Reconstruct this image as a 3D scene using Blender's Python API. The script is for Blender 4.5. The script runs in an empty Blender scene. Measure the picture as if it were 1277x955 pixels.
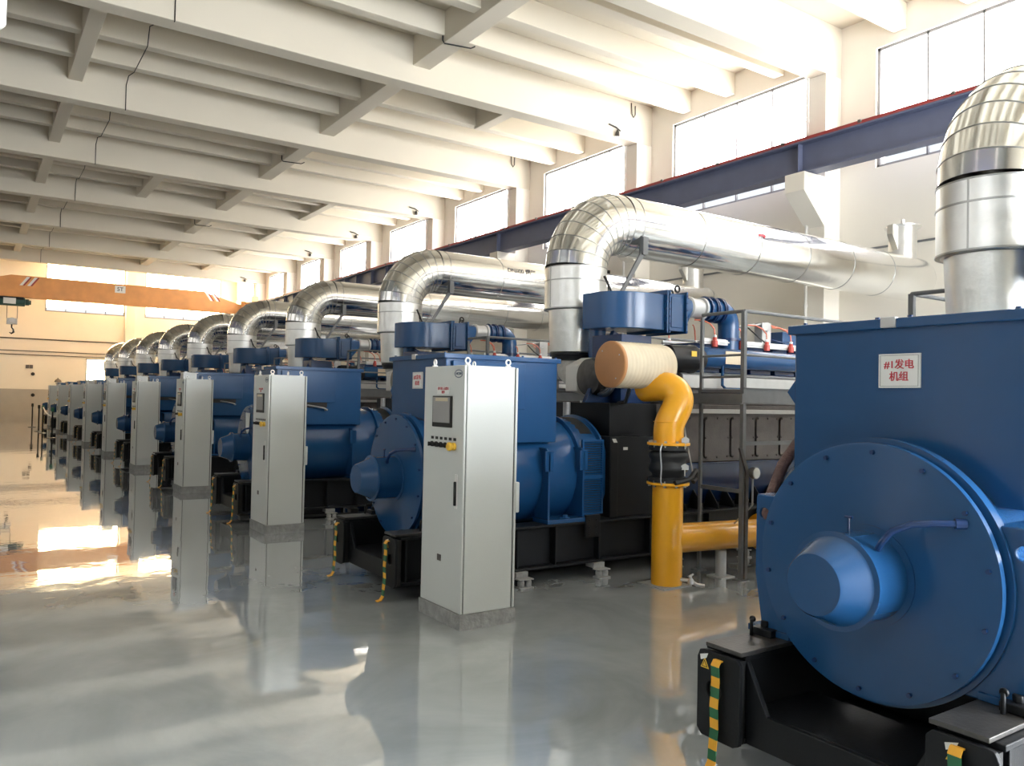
import bpy, bmesh, math, random
from mathutils import Vector, Matrix
random.seed(7)
C = bpy.context.scene.collection
SC = bpy.context.scene
PI = math.pi
S = 4.82                      # spacing of the generator bays
Y0 = 2.09                     # centre line of the nearest set
W, H = 1277, 955

# ------------------------------------------------------------------ materials
def mat(name, col, rough=0.5, metal=0.0, var=0.06, scale=6.0, bump=0.0, bscale=40.0, spec=0.5, coat=0.0, rvar=0.05, emit=None, stretch=None):
    m = bpy.data.materials.new(name); m.use_nodes = True
    nt = m.node_tree; N = nt.nodes; L = nt.links
    b = N['Principled BSDF']
    tc = N.new('ShaderNodeTexCoord'); src = tc.outputs['Object']
    if stretch:
        mp = N.new('ShaderNodeMapping'); mp.inputs['Scale'].default_value = stretch
        L.new(src, mp.inputs['Vector']); src = mp.outputs['Vector']
    nz = N.new('ShaderNodeTexNoise'); nz.inputs['Scale'].default_value = scale; nz.inputs['Detail'].default_value = 5
    L.new(src, nz.inputs['Vector'])
    mx = N.new('ShaderNodeMix'); mx.data_type = 'RGBA'
    mx.inputs[6].default_value = (*[max(0, c*(1-var*2)) for c in col], 1)
    mx.inputs[7].default_value = (*[min(1, c*(1+var*1.5)) for c in col], 1)
    L.new(nz.outputs['Fac'], mx.inputs[0]); L.new(mx.outputs[2], b.inputs['Base Color'])
    mr = N.new('ShaderNodeMapRange'); mr.inputs['To Min'].default_value = max(0.0, rough-rvar); mr.inputs['To Max'].default_value = min(1, rough+rvar)
    L.new(nz.outputs['Fac'], mr.inputs['Value']); L.new(mr.outputs['Result'], b.inputs['Roughness'])
    b.inputs['Metallic'].default_value = metal
    b.inputs['Specular IOR Level'].default_value = spec
    b.inputs['Coat Weight'].default_value = coat
    if bump:
        n2 = N.new('ShaderNodeTexNoise'); n2.inputs['Scale'].default_value = bscale; n2.inputs['Detail'].default_value = 3
        L.new(src, n2.inputs['Vector'])
        bp = N.new('ShaderNodeBump'); bp.inputs['Strength'].default_value = bump; bp.inputs['Distance'].default_value = 0.02
        L.new(n2.outputs['Fac'], bp.inputs['Height']); L.new(bp.outputs['Normal'], b.inputs['Normal'])
    if emit:
        b.inputs['Emission Color'].default_value = (*emit[0], 1); b.inputs['Emission Strength'].default_value = emit[1]
    return m

M = {}
M['blue'] = mat('blue_enamel', (0.012, 0.068, 0.185), 0.24, 0, 0.05, 3, 0.02, 20, rvar=0.0)
M['blue_dark'] = mat('dark_blue_enamel', (0.008, 0.035, 0.12), 0.26, 0, 0.1, 4, rvar=0.0)
M['black'] = mat('black_paint', (0.008, 0.009, 0.011), 0.45, 0, 0.25, 5, 0.05, 60, spec=0.3, rvar=0.03)
M['steel_dark'] = mat('worn_dark_steel', (0.10, 0.095, 0.09), 0.4, 0.6, 0.3, 12, 0.1, 50)
M['steel'] = mat('bare_steel', (0.5, 0.5, 0.5), 0.3, 1.0, 0.1, 10)
M['grey_rail'] = mat('grey_rail_paint', (0.16, 0.165, 0.17), 0.5, 0, 0.15, 8)
M['cover'] = mat('brown_grey_cast_metal', (0.13, 0.115, 0.11), 0.5, 0.3, 0.25, 7, 0.1, 40)
M['silver'] = mat('silver_paint', (0.5, 0.5, 0.49), 0.4, 0.3, 0.08, 8)
M['alu'] = mat('aluminium_jacket', (0.92, 0.92, 0.91), 0.15, 1.0, 0.04, 2, 0.10, 4, rvar=0.05)
M['alu_matt'] = mat('matt_aluminium_jacket', (0.82, 0.82, 0.80), 0.34, 1.0, 0.06, 9, 0.25, 9, rvar=0.09)
M['alu_seam'] = mat('aluminium_seam', (0.45, 0.45, 0.44), 0.35, 1.0, 0.1, 10)
M['blanket'] = mat('insulation_blanket', (0.55, 0.53, 0.49), 0.75, 0, 0.1, 20, 0.5, 30)
M['white_cab'] = mat('light_grey_cabinet_enamel', (0.66, 0.68, 0.66), 0.34, 0, 0.02, 2, 0.03, 120)
M['gasket'] = mat('black_rubber', (0.012, 0.012, 0.012), 0.6, 0, 0.2, 12)
M['yellow'] = mat('yellow_enamel', (0.86, 0.40, 0.015), 0.3, 0, 0.06, 5, 0.04, 20, coat=0.2)
M['filter'] = mat('cream_filter_paper', (0.62, 0.53, 0.38), 0.6, 0, 0.08, 9)
M['filter_cap'] = mat('tan_filter_end', (0.47, 0.22, 0.085), 0.45, 0, 0.08, 5)
M['concrete'] = mat('rough_concrete', (0.34, 0.34, 0.33), 0.85, 0, 0.22, 14, 0.8, 22)
M['wall'] = mat('cream_wall_paint', (0.77, 0.73, 0.65), 0.8, 0, 0.02, 1.2, 0.03, 20)
M['ceil'] = mat('off_white_ceiling_paint', (0.63, 0.58, 0.48), 0.85, 0, 0.04, 0.6, 0.03, 20)
M['wall_dark'] = mat('darkened_unseen_wall', (0.16, 0.17, 0.16), 0.7, 0, 0.04, 1.2)  # unseen left wall only: darkened so less light bounces onto the aisle fronts
M['dado'] = mat('grey_dado_paint', (0.40, 0.38, 0.35), 0.6, 0, 0.06, 2)
M['frame'] = mat('window_frame_metal', (0.25, 0.25, 0.26), 0.4, 0.3)
M['girder'] = mat('slate_blue_steel_paint', (0.11, 0.125, 0.20), 0.5, 0, 0.1, 2)
M['rail_red'] = mat('red_lead_paint', (0.35, 0.05, 0.05), 0.55, 0, 0.2, 5)
M['orange'] = mat('orange_crane_paint', (0.78, 0.35, 0.11), 0.4, 0, 0.12, 2)
M['hoist'] = mat('dark_green_hoist_paint', (0.025, 0.075, 0.065), 0.4, 0, 0.1, 6)
M['white'] = mat('white_plate', (0.8, 0.8, 0.78), 0.45, 0, 0.02, 8)
M['red'] = mat('red_lettering', (0.55, 0.03, 0.05), 0.5, 0, 0.1, 30)
M['coil'] = mat('red_coil_resin', (0.60, 0.07, 0.05), 0.35, 0, 0.1, 20)
M['pink'] = mat('orange_red_hose', (0.75, 0.2, 0.12), 0.4, 0, 0.1, 20)
M['dark_text'] = mat('dark_lettering', (0.05, 0.05, 0.06), 0.5, 0, 0.1, 30)
M['screen'] = mat('grey_lcd_glass', (0.34, 0.33, 0.33), 0.15, 0, 0.03, 4)
M['estop'] = mat('yellow_knob', (0.85, 0.52, 0.05), 0.35, 0, 0.05, 20)
M['brown'] = mat('brown_cable_sleeve', (0.14, 0.075, 0.065), 0.6, 0, 0.3, 12, 0.4, 60)
M['green'] = mat('green_paint', (0.02, 0.16, 0.09), 0.45, 0, 0.1, 8)
M['plastic_w'] = mat('white_downpipe_plastic', (0.7, 0.68, 0.64), 0.4, 0, 0.03, 4)
M['logo'] = mat('blue_grey_logo_print', (0.14, 0.17, 0.24), 0.5, 0, 0.1, 30)

def striped(name, c1, c2, per, diag=0.0):
    m = bpy.data.materials.new(name); m.use_nodes = True
    N = m.node_tree.nodes; L = m.node_tree.links; b = N['Principled BSDF']
    tc = N.new('ShaderNodeTexCoord'); sp = N.new('ShaderNodeSeparateXYZ'); L.new(tc.outputs['Object'], sp.inputs[0])
    ad = N.new('ShaderNodeMath'); ad.operation = 'MULTIPLY_ADD'; L.new(sp.outputs['Y'], ad.inputs[0]); ad.inputs[1].default_value = diag; L.new(sp.outputs['Z'], ad.inputs[2])
    dv = N.new('ShaderNodeMath'); dv.operation = 'MULTIPLY'; L.new(ad.outputs[0], dv.inputs[0]); dv.inputs[1].default_value = 1/per
    fr = N.new('ShaderNodeMath'); fr.operation = 'FRACT'; L.new(dv.outputs[0], fr.inputs[0])
    gt = N.new('ShaderNodeMath'); gt.operation = 'GREATER_THAN'; L.new(fr.outputs[0], gt.inputs[0]); gt.inputs[1].default_value = 0.5
    mx = N.new('ShaderNodeMix'); mx.data_type = 'RGBA'; mx.inputs[6].default_value = (*c1, 1); mx.inputs[7].default_value = (*c2, 1)
    L.new(gt.outputs[0], mx.inputs[0]); L.new(mx.outputs[2], b.inputs['Base Color']); b.inputs['Roughness'].default_value = 0.45
    return m
M['strap'] = striped('green_yellow_earth_tape', (0.85, 0.42, 0.03), (0.02, 0.14, 0.06), 0.098)

def glow(name, col, s):
    m = bpy.data.materials.new(name); m.use_nodes = True
    N = m.node_tree.nodes; L = m.node_tree.links; b = N['Principled BSDF']
    b.inputs['Base Color'].default_value = (0.8, 0.8, 0.8, 1); b.inputs['Roughness'].default_value = 0.4
    b.inputs['Emission Color'].default_value = (*col, 1); b.inputs['Emission Strength'].default_value = s
    return m
M['pane'] = glow('frosted_glass_in_daylight', (1, 0.98, 0.955), 13.5)
M['pane_near'] = glow('frosted_glass_in_bright_daylight', (1, 0.985, 0.97), 16.0)
M['pane_warm'] = glow('frosted_glass_in_low_sun', (1.0, 0.80, 0.48), 30.0)
M['pane_back'] = glow('door_glass_in_daylight', (0.90, 0.95, 1.0), 24.0)
M['pane_left'] = glow('added_left_window_glow', (1.0, 0.97, 0.92), 0.5)  # weak glow for the made-up windows of the unseen left wall

def floor_mat():
    m = bpy.data.materials.new('grey_epoxy_floor'); m.use_nodes = True
    N = m.node_tree.nodes; L = m.node_tree.links; b = N['Principled BSDF']
    tc = N.new('ShaderNodeTexCoord')
    n1 = N.new('ShaderNodeTexNoise'); n1.inputs['Scale'].default_value = 1.0; n1.inputs['Detail'].default_value = 8; n1.inputs['Roughness'].default_value = 0.6
    n1.inputs['Distortion'].default_value = 0.8
    L.new(tc.outputs['Object'], n1.inputs['Vector'])
    cr = N.new('ShaderNodeValToRGB'); cr.color_ramp.elements[0].position = 0.3; cr.color_ramp.elements[0].color = (0.30, 0.325, 0.335, 1)
    cr.color_ramp.elements[1].position = 0.7; cr.color_ramp.elements[1].color = (0.45, 0.475, 0.48, 1)
    L.new(n1.outputs['Fac'], cr.inputs[0]); L.new(cr.outputs[0], b.inputs['Base Color'])
    mr = N.new('ShaderNodeMapRange'); mr.inputs['To Min'].default_value = 0.02; mr.inputs['To Max'].default_value = 0.06
    L.new(n1.outputs['Fac'], mr.inputs['Value']); L.new(mr.outputs['Result'], b.inputs['Roughness'])
    n2 = N.new('ShaderNodeTexNoise'); n2.inputs['Scale'].default_value = 1.3; n2.inputs['Detail'].default_value = 2
    n3 = N.new('ShaderNodeTexNoise'); n3.inputs['Scale'].default_value = 7; n3.inputs['Detail'].default_value = 2
    L.new(tc.outputs['Object'], n2.inputs['Vector']); L.new(tc.outputs['Object'], n3.inputs['Vector'])
    ma = N.new('ShaderNodeMath'); ma.operation = 'MULTIPLY_ADD'; L.new(n3.outputs['Fac'], ma.inputs[0]); ma.inputs[1].default_value = 0.28; L.new(n2.outputs['Fac'], ma.inputs[2])
    bp = N.new('ShaderNodeBump'); bp.inputs['Strength'].default_value = 0.3; bp.inputs['Distance'].default_value = 0.006
    L.new(ma.outputs[0], bp.inputs['Height']); L.new(bp.outputs['Normal'], b.inputs['Normal'])
    b.inputs['Coat Weight'].default_value = 1.0; b.inputs['Coat Roughness'].default_value = 0.012; b.inputs['Coat IOR'].default_value = 1.6
    L.new(bp.outputs['Normal'], b.inputs['Coat Normal'])
    b.inputs['Specular IOR Level'].default_value = 0.6
    return m
M['floor'] = floor_mat()

# ------------------------------------------------------------------ mesh builder
class MB:
    def __init__(s): s.bm = bmesh.new()
    def v(s, p): return s.bm.verts.new(p)
    def face(s, vs):
        try: return s.bm.faces.new(vs)
        except ValueError: return None
    def box(s, x0, x1, y0, y1, z0, z1):
        a = [s.v((x, y, z)) for z in (z0, z1) for x, y in ((x0, y0), (x1, y0), (x1, y1), (x0, y1))]
        for f in ((3, 2, 1, 0), (4, 5, 6, 7), (0, 1, 5, 4), (1, 2, 6, 5), (2, 3, 7, 6), (3, 0, 4, 7)): s.face([a[i] for i in f])
        return s
    def prism(s, pts, axis, a, b):
        """polygon pts (2-D) extruded from a to b along axis; other coords in xyz order"""
        def mk(p, t):
            if axis == 'x': return (t, p[0], p[1])
            if axis == 'y': return (p[0], t, p[1])
            return (p[0], p[1], t)
        A = [s.v(mk(p, a)) for p in pts]; B = [s.v(mk(p, b)) for p in pts]; n = len(pts)
        s.face(A[::-1]); s.face(B)
        for i in range(n): s.face([A[i], A[(i+1) % n], B[(i+1) % n], B[i]])
        return s
    def rings(s, rs, cap=True, closed=False):
        R = [[s.v(p) for p in r] for r in rs]; n = len(R[0])
        rng = range(len(R)) if closed else range(len(R)-1)
        for j in rng:
            A, B = R[j], R[(j+1) % len(R)]
            for i in range(n): s.face([A[i], A[(i+1) % n], B[(i+1) % n], B[i]])
        if cap and not closed: s.face(R[0][::-1]); s.face(R[-1])
        return s
    def lathe(s, prof, c, axis='x', n=40, a0=0.0):
        """prof: list of (t, r) along the axis"""
        rs = []
        for t, r in prof:
            ring = []
            for i in range(n):
                a = a0 + 2*PI*i/n; u, w = r*math.cos(a), r*math.sin(a)
                if axis == 'x': ring.append((t, c[0]+u, c[1]+w))
                elif axis == 'y': ring.append((c[0]+u, t, c[1]+w))
                else: ring.append((c[0]+u, c[1]+w, t))
            rs.append(ring)
        return s.rings(rs)
    def tube(s, pts, r, n=12, cap=True, closed=False):
        pts = [Vector(p) for p in pts]; m = len(pts)
        rr = r if isinstance(r, (list, tuple)) else [r]*m
        T = []
        for i in range(m):
            a = pts[(i-1) % m] if (closed or i > 0) else pts[0]; b = pts[(i+1) % m] if (closed or i < m-1) else pts[-1]
            T.append((b-a).normalized())
        up = Vector((0, 0, 1)) if abs(T[0].z) < 0.9 else Vector((0, 1, 0))
        nx = T[0].cross(up).normalized(); rs = []
        for i in range(m):
            if i: 
                nx = (nx - T[i]*nx.dot(T[i])).normalized()
            ny = T[i].cross(nx)
            rs.append([tuple(pts[i] + (nx*math.cos(2*PI*k/n) + ny*math.sin(2*PI*k/n))*rr[i]) for k in range(n)])
        return s.rings(rs, cap, closed)
    def torus(s, c, R, r, axis='x', n=24, m=8):
        pts = []
        for i in range(n):
            a = 2*PI*i/n; u, w = R*math.cos(a), R*math.sin(a)
            pts.append({'x': (c[0], c[1]+u, c[2]+w), 'y': (c[0]+u, c[1], c[2]+w), 'z': (c[0]+u, c[1]+w, c[2])}[axis])
        return s.tube(pts, r, m, closed=True)
    def hexbolt(s, c, r, h, axis='x', sgn=-1):
        i = 'xyz'.index(axis); t0 = c[i]; cc = [c[j] for j in range(3) if j != i]
        return s.lathe([(t0, r), (t0+sgn*h, r)], cc, axis, 6)
    def sphere(s, c, r, n=16, m=8, sz=1.0):
        rs = []
        for j in range(1, m):
            a = PI*j/m
            rs.append([(c[0]+r*math.sin(a)*math.cos(2*PI*i/n), c[1]+r*math.sin(a)*math.sin(2*PI*i/n), c[2]-r*sz*math.cos(a)) for i in range(n)])
        return s.rings(rs)
    def plate_hole(s, x0, x1, y0, y1, z0, z1, hc, hr, rc=0.03, n=40):
        """plate in the yz plane with rounded corners and a round hole"""
        out = []; inn = []
        cy, cz = hc
        for i in range(n):
            a = 2*PI*i/n; d = Vector((math.cos(a), math.sin(a)))
            ts = []
            if d.x > 1e-9: ts.append((y1-cy)/d.x)
            if d.x < -1e-9: ts.append((y0-cy)/d.x)
            if d.y > 1e-9: ts.append((z1-cz)/d.y)
            if d.y < -1e-9: ts.append((z0-cz)/d.y)
            t = min(ts); p = Vector((cy, cz)) + d*t
            q = Vector((min(max(p.x, y0+rc), y1-rc), min(max(p.y, z0+rc), z1-rc)))
            dd = p-q
            if dd.length > rc: p = q + dd.normalized()*rc
            out.append((p.x, p.y)); inn.append((cy+hr*d.x, cz+hr*d.y))
        R = [[(x0, *p) for p in out], [(x0, *p) for p in inn], [(x1, *p) for p in inn], [(x1, *p) for p in out]]
        return s.rings(R, closed=True)
    def build(s, name, m, parent=None, O=None, bevel=0.0, ang=35, seg=2):
        if O is None: O = tuple(parent.get('_o', (0, 0, 0))) if parent is not None else (0, 0, 0)
        bmesh.ops.recalc_face_normals(s.bm, faces=s.bm.faces)
        bmesh.ops.translate(s.bm, verts=s.bm.verts, vec=(-O[0], -O[1], -O[2]))
        me = bpy.data.meshes.new(name); s.bm.to_mesh(me); s.bm.free()
        for p in me.polygons: p.use_smooth = True
        me.set_sharp_from_angle(angle=math.radians(ang))
        me.materials.append(M[m] if isinstance(m, str) else m)
        o = bpy.data.objects.new(name, me); C.objects.link(o)
        if parent is not None:
            o.parent = parent; ORI[o.name] = O
        else: o.location = O
        if bevel:
            b = o.modifiers.new('bevel', 'BEVEL'); b.width = bevel; b.segments = seg; b.limit_method = 'ANGLE'; b.angle_limit = math.radians(40)
            b.harden_normals = False
        return o
ORI = {}
def org(p):
    return ORI.get(p.name, (0, 0, 0))
_b = MB.build
def _build(s, name, m, parent=None, O=None, **k):
    if O is None: O = org(parent) if parent is not None else (0, 0, 0)
    return _b(s, name, m, parent, O, **k)
MB.build = _build

def tag(o, label=None, cat=None, group=None, kind=None):
    if label: o['label'] = label
    if cat: o['category'] = cat
    if group: o['group'] = group
    if kind: o['kind'] = kind
    return o
def thing(name, O, label, cat, group=None):
    o = bpy.data.objects.new(name, None); C.objects.link(o); o.location = O; o.empty_display_size = 0.2
    ORI[o.name] = tuple(O)
    return tag(o, label, cat, group)
def copy_tree(o, parent=None, skip=()):
    c = o.copy(); C.objects.link(c); c.parent = parent
    for ch in list(o.children):
        if ch.name.split('.')[0] in skip: continue
        copy_tree(ch, c, skip)
    return c
def struct(name, mb, m, **k):
    o = mb.build(name, m, None, (0, 0, 0), **k); o['kind'] = 'structure'; return o
def text(body, size, loc, facing, m, parent, name='lettering', align='CENTER', rollm=None):
    cu = bpy.data.curves.new(name, 'FONT'); cu.body = body; cu.size = size; cu.align_x = align; cu.align_y = 'CENTER'; cu.extrude = 0.0012; cu.offset = size*0.012
    o = bpy.data.objects.new(name, cu); C.objects.link(o)
    dg = bpy.context.evaluated_depsgraph_get(); dg.update()
    me = bpy.data.meshes.new_from_object(o.evaluated_get(dg)); bpy.data.objects.remove(o)
    if facing == '-x': R = Matrix(((0, 0, -1), (-1, 0, 0), (0, 1, 0))).to_4x4()
    elif facing == '-y': R = Matrix(((1, 0, 0), (0, 0, -1), (0, 1, 0))).to_4x4()
    else: R = facing
    O = Vector(org(parent))
    me.transform(Matrix.Translation(Vector(loc)-O) @ R)
    me.materials.clear(); me.materials.append(M[m]); me.name = name
    t = bpy.data.objects.new(name, me); C.objects.link(t); t.parent = parent; ORI[t.name] = tuple(O)
    return t
def arc(c, r, a0, a1, n, plane='xz'):
    out = []
    for i in range(n+1):
        a = math.radians(a0+(a1-a0)*i/n); u, w = r*math.cos(a), r*math.sin(a)
        out.append({'xz': (c[0]+u, c[1], c[2]+w), 'xy': (c[0]+u, c[1]+w, c[2]), 'yz': (c[0], c[1]+u, c[2]+w)}[plane])
    return out

# ------------------------------------------------------------------ the hall
XL, XW, YB, YF = -1.75, 12.75, -5.0, 47.9     # left wall, window wall, back wall, far wall
ZS = 8.5                                       # slab
struct('floor', MB().box(-2.8, 15.2, -6.6, 55.4, -0.12, 0), 'floor')
PRE = set(bpy.data.objects)
struct('ceiling', MB().box(XL-0.3, XW+0.3, YB-0.3, YF+0.3, ZS, ZS+0.2), 'ceil')
colY = [8.55 + 4.82*k for k in range(-2, 8)]
nb = 0
for k, cy in enumerate(colY):
    if cy < YF-0.5: struct('beam', MB().box(XL, XW, cy, cy+0.36, 7.6, ZS), 'ceil', bevel=0.01)
for k, cy in enumerate(colY[:-1] ):
    for j in (1, 2, 3):
        y = cy + 0.02 + j*1.2
        if y+0.25 < YF: struct('beam', MB().box(XL, XW, y, y+0.22, 8.06, ZS), 'ceil', bevel=0.01)
for (x0, x1, z) in ((1.44, 1.70, 7.98), (6.66, 7.02, 7.94), (9.5, 9.76, 8.0)):
    mb = MB()
    ys = [YB] + [c for c in colY if c < YF-0.5] + [YF]
    YE = colY[-1]
    if x0 > 9: mb.box(x0, x1, 13.78, 15.85, z, ZS); mb.box(x0, x1, 23.37, YE, z, ZS)
    else: mb.box(x0, x1, YB, YE, z, ZS)
    struct('beam', mb, 'ceil', bevel=0.01)
struct('beam', MB().box(4.2, 4.5, 23.37, 27.85, 7.98, ZS), 'ceil', bevel=0.01)
# window wall
WZ0, WZ1 = 5.85, 7.92
mb = MB(); mb.box(XW, XW+0.3, YB, YF, 0, WZ0); mb.box(XW, XW+0.3, YB, YF, WZ1, ZS)
win = []
edges = [YB]
for cy in colY:
    w0, w1 = cy+0.66, cy+4.16
    if w1 < YF and w0 > YB:
        win.append((w0, w1)); 
prev = YB
for w0, w1 in win:
    mb.box(XW, XW+0.3, prev, w0, WZ0, WZ1); prev = w1
mb.box(XW, XW+0.3, prev, YF, WZ0, WZ1)
struct('wall_right', mb, 'wall')
wn = 0
def window(y0, y1, x, z0, z1, pm, nm=4, out=1):
    global wn
    wn += 1
    f = MB(); t = 0.025
    xa, xb = x+out*0.05, x+out*0.10
    xa, xb = min(xa, xb), max(xa, xb)
    f.box(xa, xb, y0, y0+t*2, z0, z1); f.box(xa, xb, y1-t*2, y1, z0, z1); f.box(xa, xb, y0, y1, z0, z0+t*2); f.box(xa, xb, y0, y1, z1-t*2, z1)
    for i in range(1, nm): 
        yy = y0+(y1-y0)*i/nm; f.box(xa, xb, yy-t*0.6, yy+t*0.6, z0, z1)
    f.box(xa, xb, y0, y1, z0+(z1-z0)*0.36-t*0.6, z0+(z1-z0)*0.36+t*0.6)
    fo = struct('window_%d' % wn, f, 'frame')
    p = MB(); xc = x+out*0.12; p.box(min(xc, xc+out*0.02), max(xc, xc+out*0.02), y0, y1, z0, z1)
    p.build('pane', pm, fo)
    return fo
for i, (w0, w1) in enumerate(win): window(w0, w1, XW, WZ0, WZ1, 'pane_near' if w0 < 14 else 'pane')
# columns with corbels
for cy in colY:
    if cy < YB or cy > YF-0.5: continue
    c = MB().box(12.3, XW, cy, cy+0.4, 0, 7.6)
    c.prism([(11.72, 5.77), (12.3, 5.77), (12.3, 4.9), (11.72, 5.45)], 'y', cy, cy+0.4)
    struct('column', c, 'wall', bevel=0.008)
    c = MB().box(XL, XL+0.4, cy, cy+0.4, 0, 7.6)
    c.prism([(XL+1.0, 5.77), (XL+0.4, 5.77), (XL+0.4, 4.9), (XL+1.0, 5.45)], 'y', cy, cy+0.4)
    struct('column', c, 'wall', bevel=0.008)
# left wall (behind the picture's left edge), toned dark to cut bounce light
mb = MB(); mb.box(XL-0.3, XL, YB, YF, 0, 3.2); mb.box(XL-0.3, XL, YB, YF, 5.6, ZS); prev = YB
for w0, w1 in win: mb.box(XL-0.3, XL, prev, w0, 3.2, 5.6); prev = w1
mb.box(XL-0.3, XL, prev, YF, 3.2, 5.6)
struct('wall_left', mb, 'wall_dark')
for w0, w1 in win: window(w0, w1, XL, 3.2, 5.6, 'pane_left', out=-1)  # unseen windows, added for light and reflections from the left
# back wall with a tall glazed gate
mb = MB(); mb.box(XL, 3.4, YB-0.3, YB, 0, ZS); mb.box(11.4, XW, YB-0.3, YB, 0, ZS); mb.box(3.4, 11.4, YB-0.3, YB, 5.4, ZS)
struct('wall_back', mb, 'wall')
def window_y(x0, x1, y, z0, z1, pm, nm, out, name=None, rows=1):
    global wn
    if name is None: wn += 1; name = 'window_%d' % wn
    f = MB(); t = 0.03; ya, yb = sorted((y+out*0.03, y+out*0.08))
    f.box(x0, x0+t*2, ya, yb, z0, z1); f.box(x1-t*2, x1, ya, yb, z0, z1); f.box(x0, x1, ya, yb, z0, z0+t*2); f.box(x0, x1, ya, yb, z1-t*2, z1)
    for i in range(1, nm): 
        xx = x0+(x1-x0)*i/nm; f.box(xx-t*0.6, xx+t*0.6, ya, yb, z0, z1)
    for i in range(1, rows): 
        zz = z0+(z1-z0)*i/rows; f.box(x0, x1, ya, yb, zz-t*0.6, zz+t*0.6)
    fo = struct(name, f, 'frame')
    yc = y+out*0.10; p = MB(); a, b = sorted((yc, yc+out*0.02)); p.box(x0, x1, a, b, z0, z1); p.build('pane', pm, fo)
window_y(3.4, 11.4, YB, 0.0, 5.4, 'pane_back', 8, -1, 'door_1', 4)
# far wall
FW = [(3.1, 6.85, 5.87, 8.46), (7.85, 11.9, 5.87, 8.46), (5.05, 6.1, 1.9, 3.5), (-1.2, 2.0, 5.87, 8.2)]
mb = MB()
def wall_with_holes(mb, x0, x1, z0, z1, holes, y0, y1):
    xs = sorted(set([x0, x1]+[h[0] for h in holes]+[h[1] for h in holes])); zs = sorted(set([z0, z1]+[h[2] for h in holes]+[h[3] for h in holes]))
    for i in range(len(xs)-1):
        for j in range(len(zs)-1):
            cx, cz = (xs[i]+xs[i+1])/2, (zs[j]+zs[j+1])/2
            if any(h[0] < cx < h[1] and h[2] < cz < h[3] for h in holes): continue
            mb.box(xs[i], xs[i+1], y0, y1, zs[j], zs[j+1])
wall_with_holes(mb, XL, XW, 0, ZS, FW[:3], YF, YF+0.3)
bmesh.ops.remove_doubles(mb.bm, verts=mb.bm.verts, dist=1e-5)
struct('wall_far', mb, 'wall')
for i, h in enumerate(FW[:3]): window_y(h[0], h[1], YF, h[2], h[3], 'pane_warm', 4 if i < 2 else 2, 1, rows=3 if i < 2 else 2)
struct('trim_1', MB().box(XL, 12.3, YF-0.012, YF, 0, 1.82), 'dado')
struct('column', MB().box(6.88, 7.35, YF-0.22, YF, 0, ZS), 'wall', bevel=0.008)
struct('baseboard_far', MB().box(XL, 12.3, YF-0.03, YF-0.012, 0, 0.12), 'grey_rail')
# wall ledge and duct on the window wall
struct('trim_2', MB().box(XW-0.04, XW, YB, YF, 4.45, 4.48), 'grey_rail')
struct('trim_3', MB().box(XW-0.012, XW, YB, YF, 0, 1.2), 'dado')

# crane runways
def runway(x, name):
    r = thing(name, (x, YB, 5.8), '', 'crane runway')
    m = MB(); hw = 0.15
    m.box(x-hw, x+hw, YB+0.05, YF-0.05, 5.78, 5.81); m.box(x-hw, x+hw, YB+0.05, YF-0.05, 6.30, 6.33); m.box(x-0.012, x+0.012, YB+0.05, YF-0.05, 5.81, 6.30)
    m.build('web_girder', 'girder', r, bevel=0.004)
    ys = [c+0.2 for c in colY if c > YB] + [24.3+1.205*i for i in range(19) if (i % 4) != 3]
    m = MB(); m.box(x-0.13, x-0.012, ys[0], ys[0]+0.012, 5.81, 6.30); st0 = m.build('stiffener', 'girder', r)
    for y in ys[1:]:
        c = st0.copy(); C.objects.link(c); c.location = (0, y-ys[0], 0)
    m = MB(); m.box(x-0.155, x+0.155, YB+0.05, YF-0.05, 6.33, 6.345); m.box(x-0.03, x+0.03, YB+0.05, YF-0.05, 6.345, 6.43); m.build('rail', 'rail_red', r)
    m = MB(); m.box(x-0.1, x-0.06, YB+0.6, YB+0.65, 6.345, 6.42); cl0 = m.build('rail_clip', 'steel_dark', r); y = YB+2.1
    while y < YF-0.3:
        c = cl0.copy(); C.objects.link(c); c.location = (0, y-YB-0.6, 0); y += 1.5
    for cy in colY:
        if YB < cy < YF-0.5: m = MB(); m.box(x-0.17, x+0.17, cy+0.06, cy+0.34, 5.765, 5.782); m.build('bearing_plate', 'steel_dark', r)
    return r
r = runway(11.95, 'crane_runway_girder'); r['label'] = 'long slate-blue steel crane girder with red top along the window wall'
r = runway(XL+0.75, 'crane_runway_girder'); r['label'] = 'slate-blue crane girder along the left wall opposite the windows'

# overhead crane
CY = 42.5
cr = thing('overhead_crane', (5.5, CY, 5.97), 'orange overhead crane spanning the far end of the hall', 'crane')
XC0, XC1 = -0.6, 11.55
m = MB(); m.prism([(XC0, 5.98), (XC1, 5.98), (XC1, 6.42), (9.65, 6.95), (1.4, 6.95), (XC0, 6.42)], 'y', CY, CY+0.45)
m.box(XC0, XC1, CY-0.05, CY+0.5, 5.965, 5.985); m.build('girder', 'orange', cr, bevel=0.01)
for xx in (11.95, XL+0.75):
    m = MB(); m.box(xx-0.17, xx+0.17, CY-1.2, CY+1.65, 6.49, 6.78); m.box(xx-0.4 if xx > 5 else xx, xx if xx > 5 else xx+0.4, CY-0.05, CY+0.5, 6.1, 6.6)
    e = m.build('end_truck', 'orange', cr, bevel=0.01)
    for yy in (CY-0.95, CY+1.4):
        m = MB(); m.lathe([(xx-0.04, 0.1), (xx+0.04, 0.1)], (yy, 6.53), 'x', 20); m.build('wheel', 'steel_dark', e)
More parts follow.
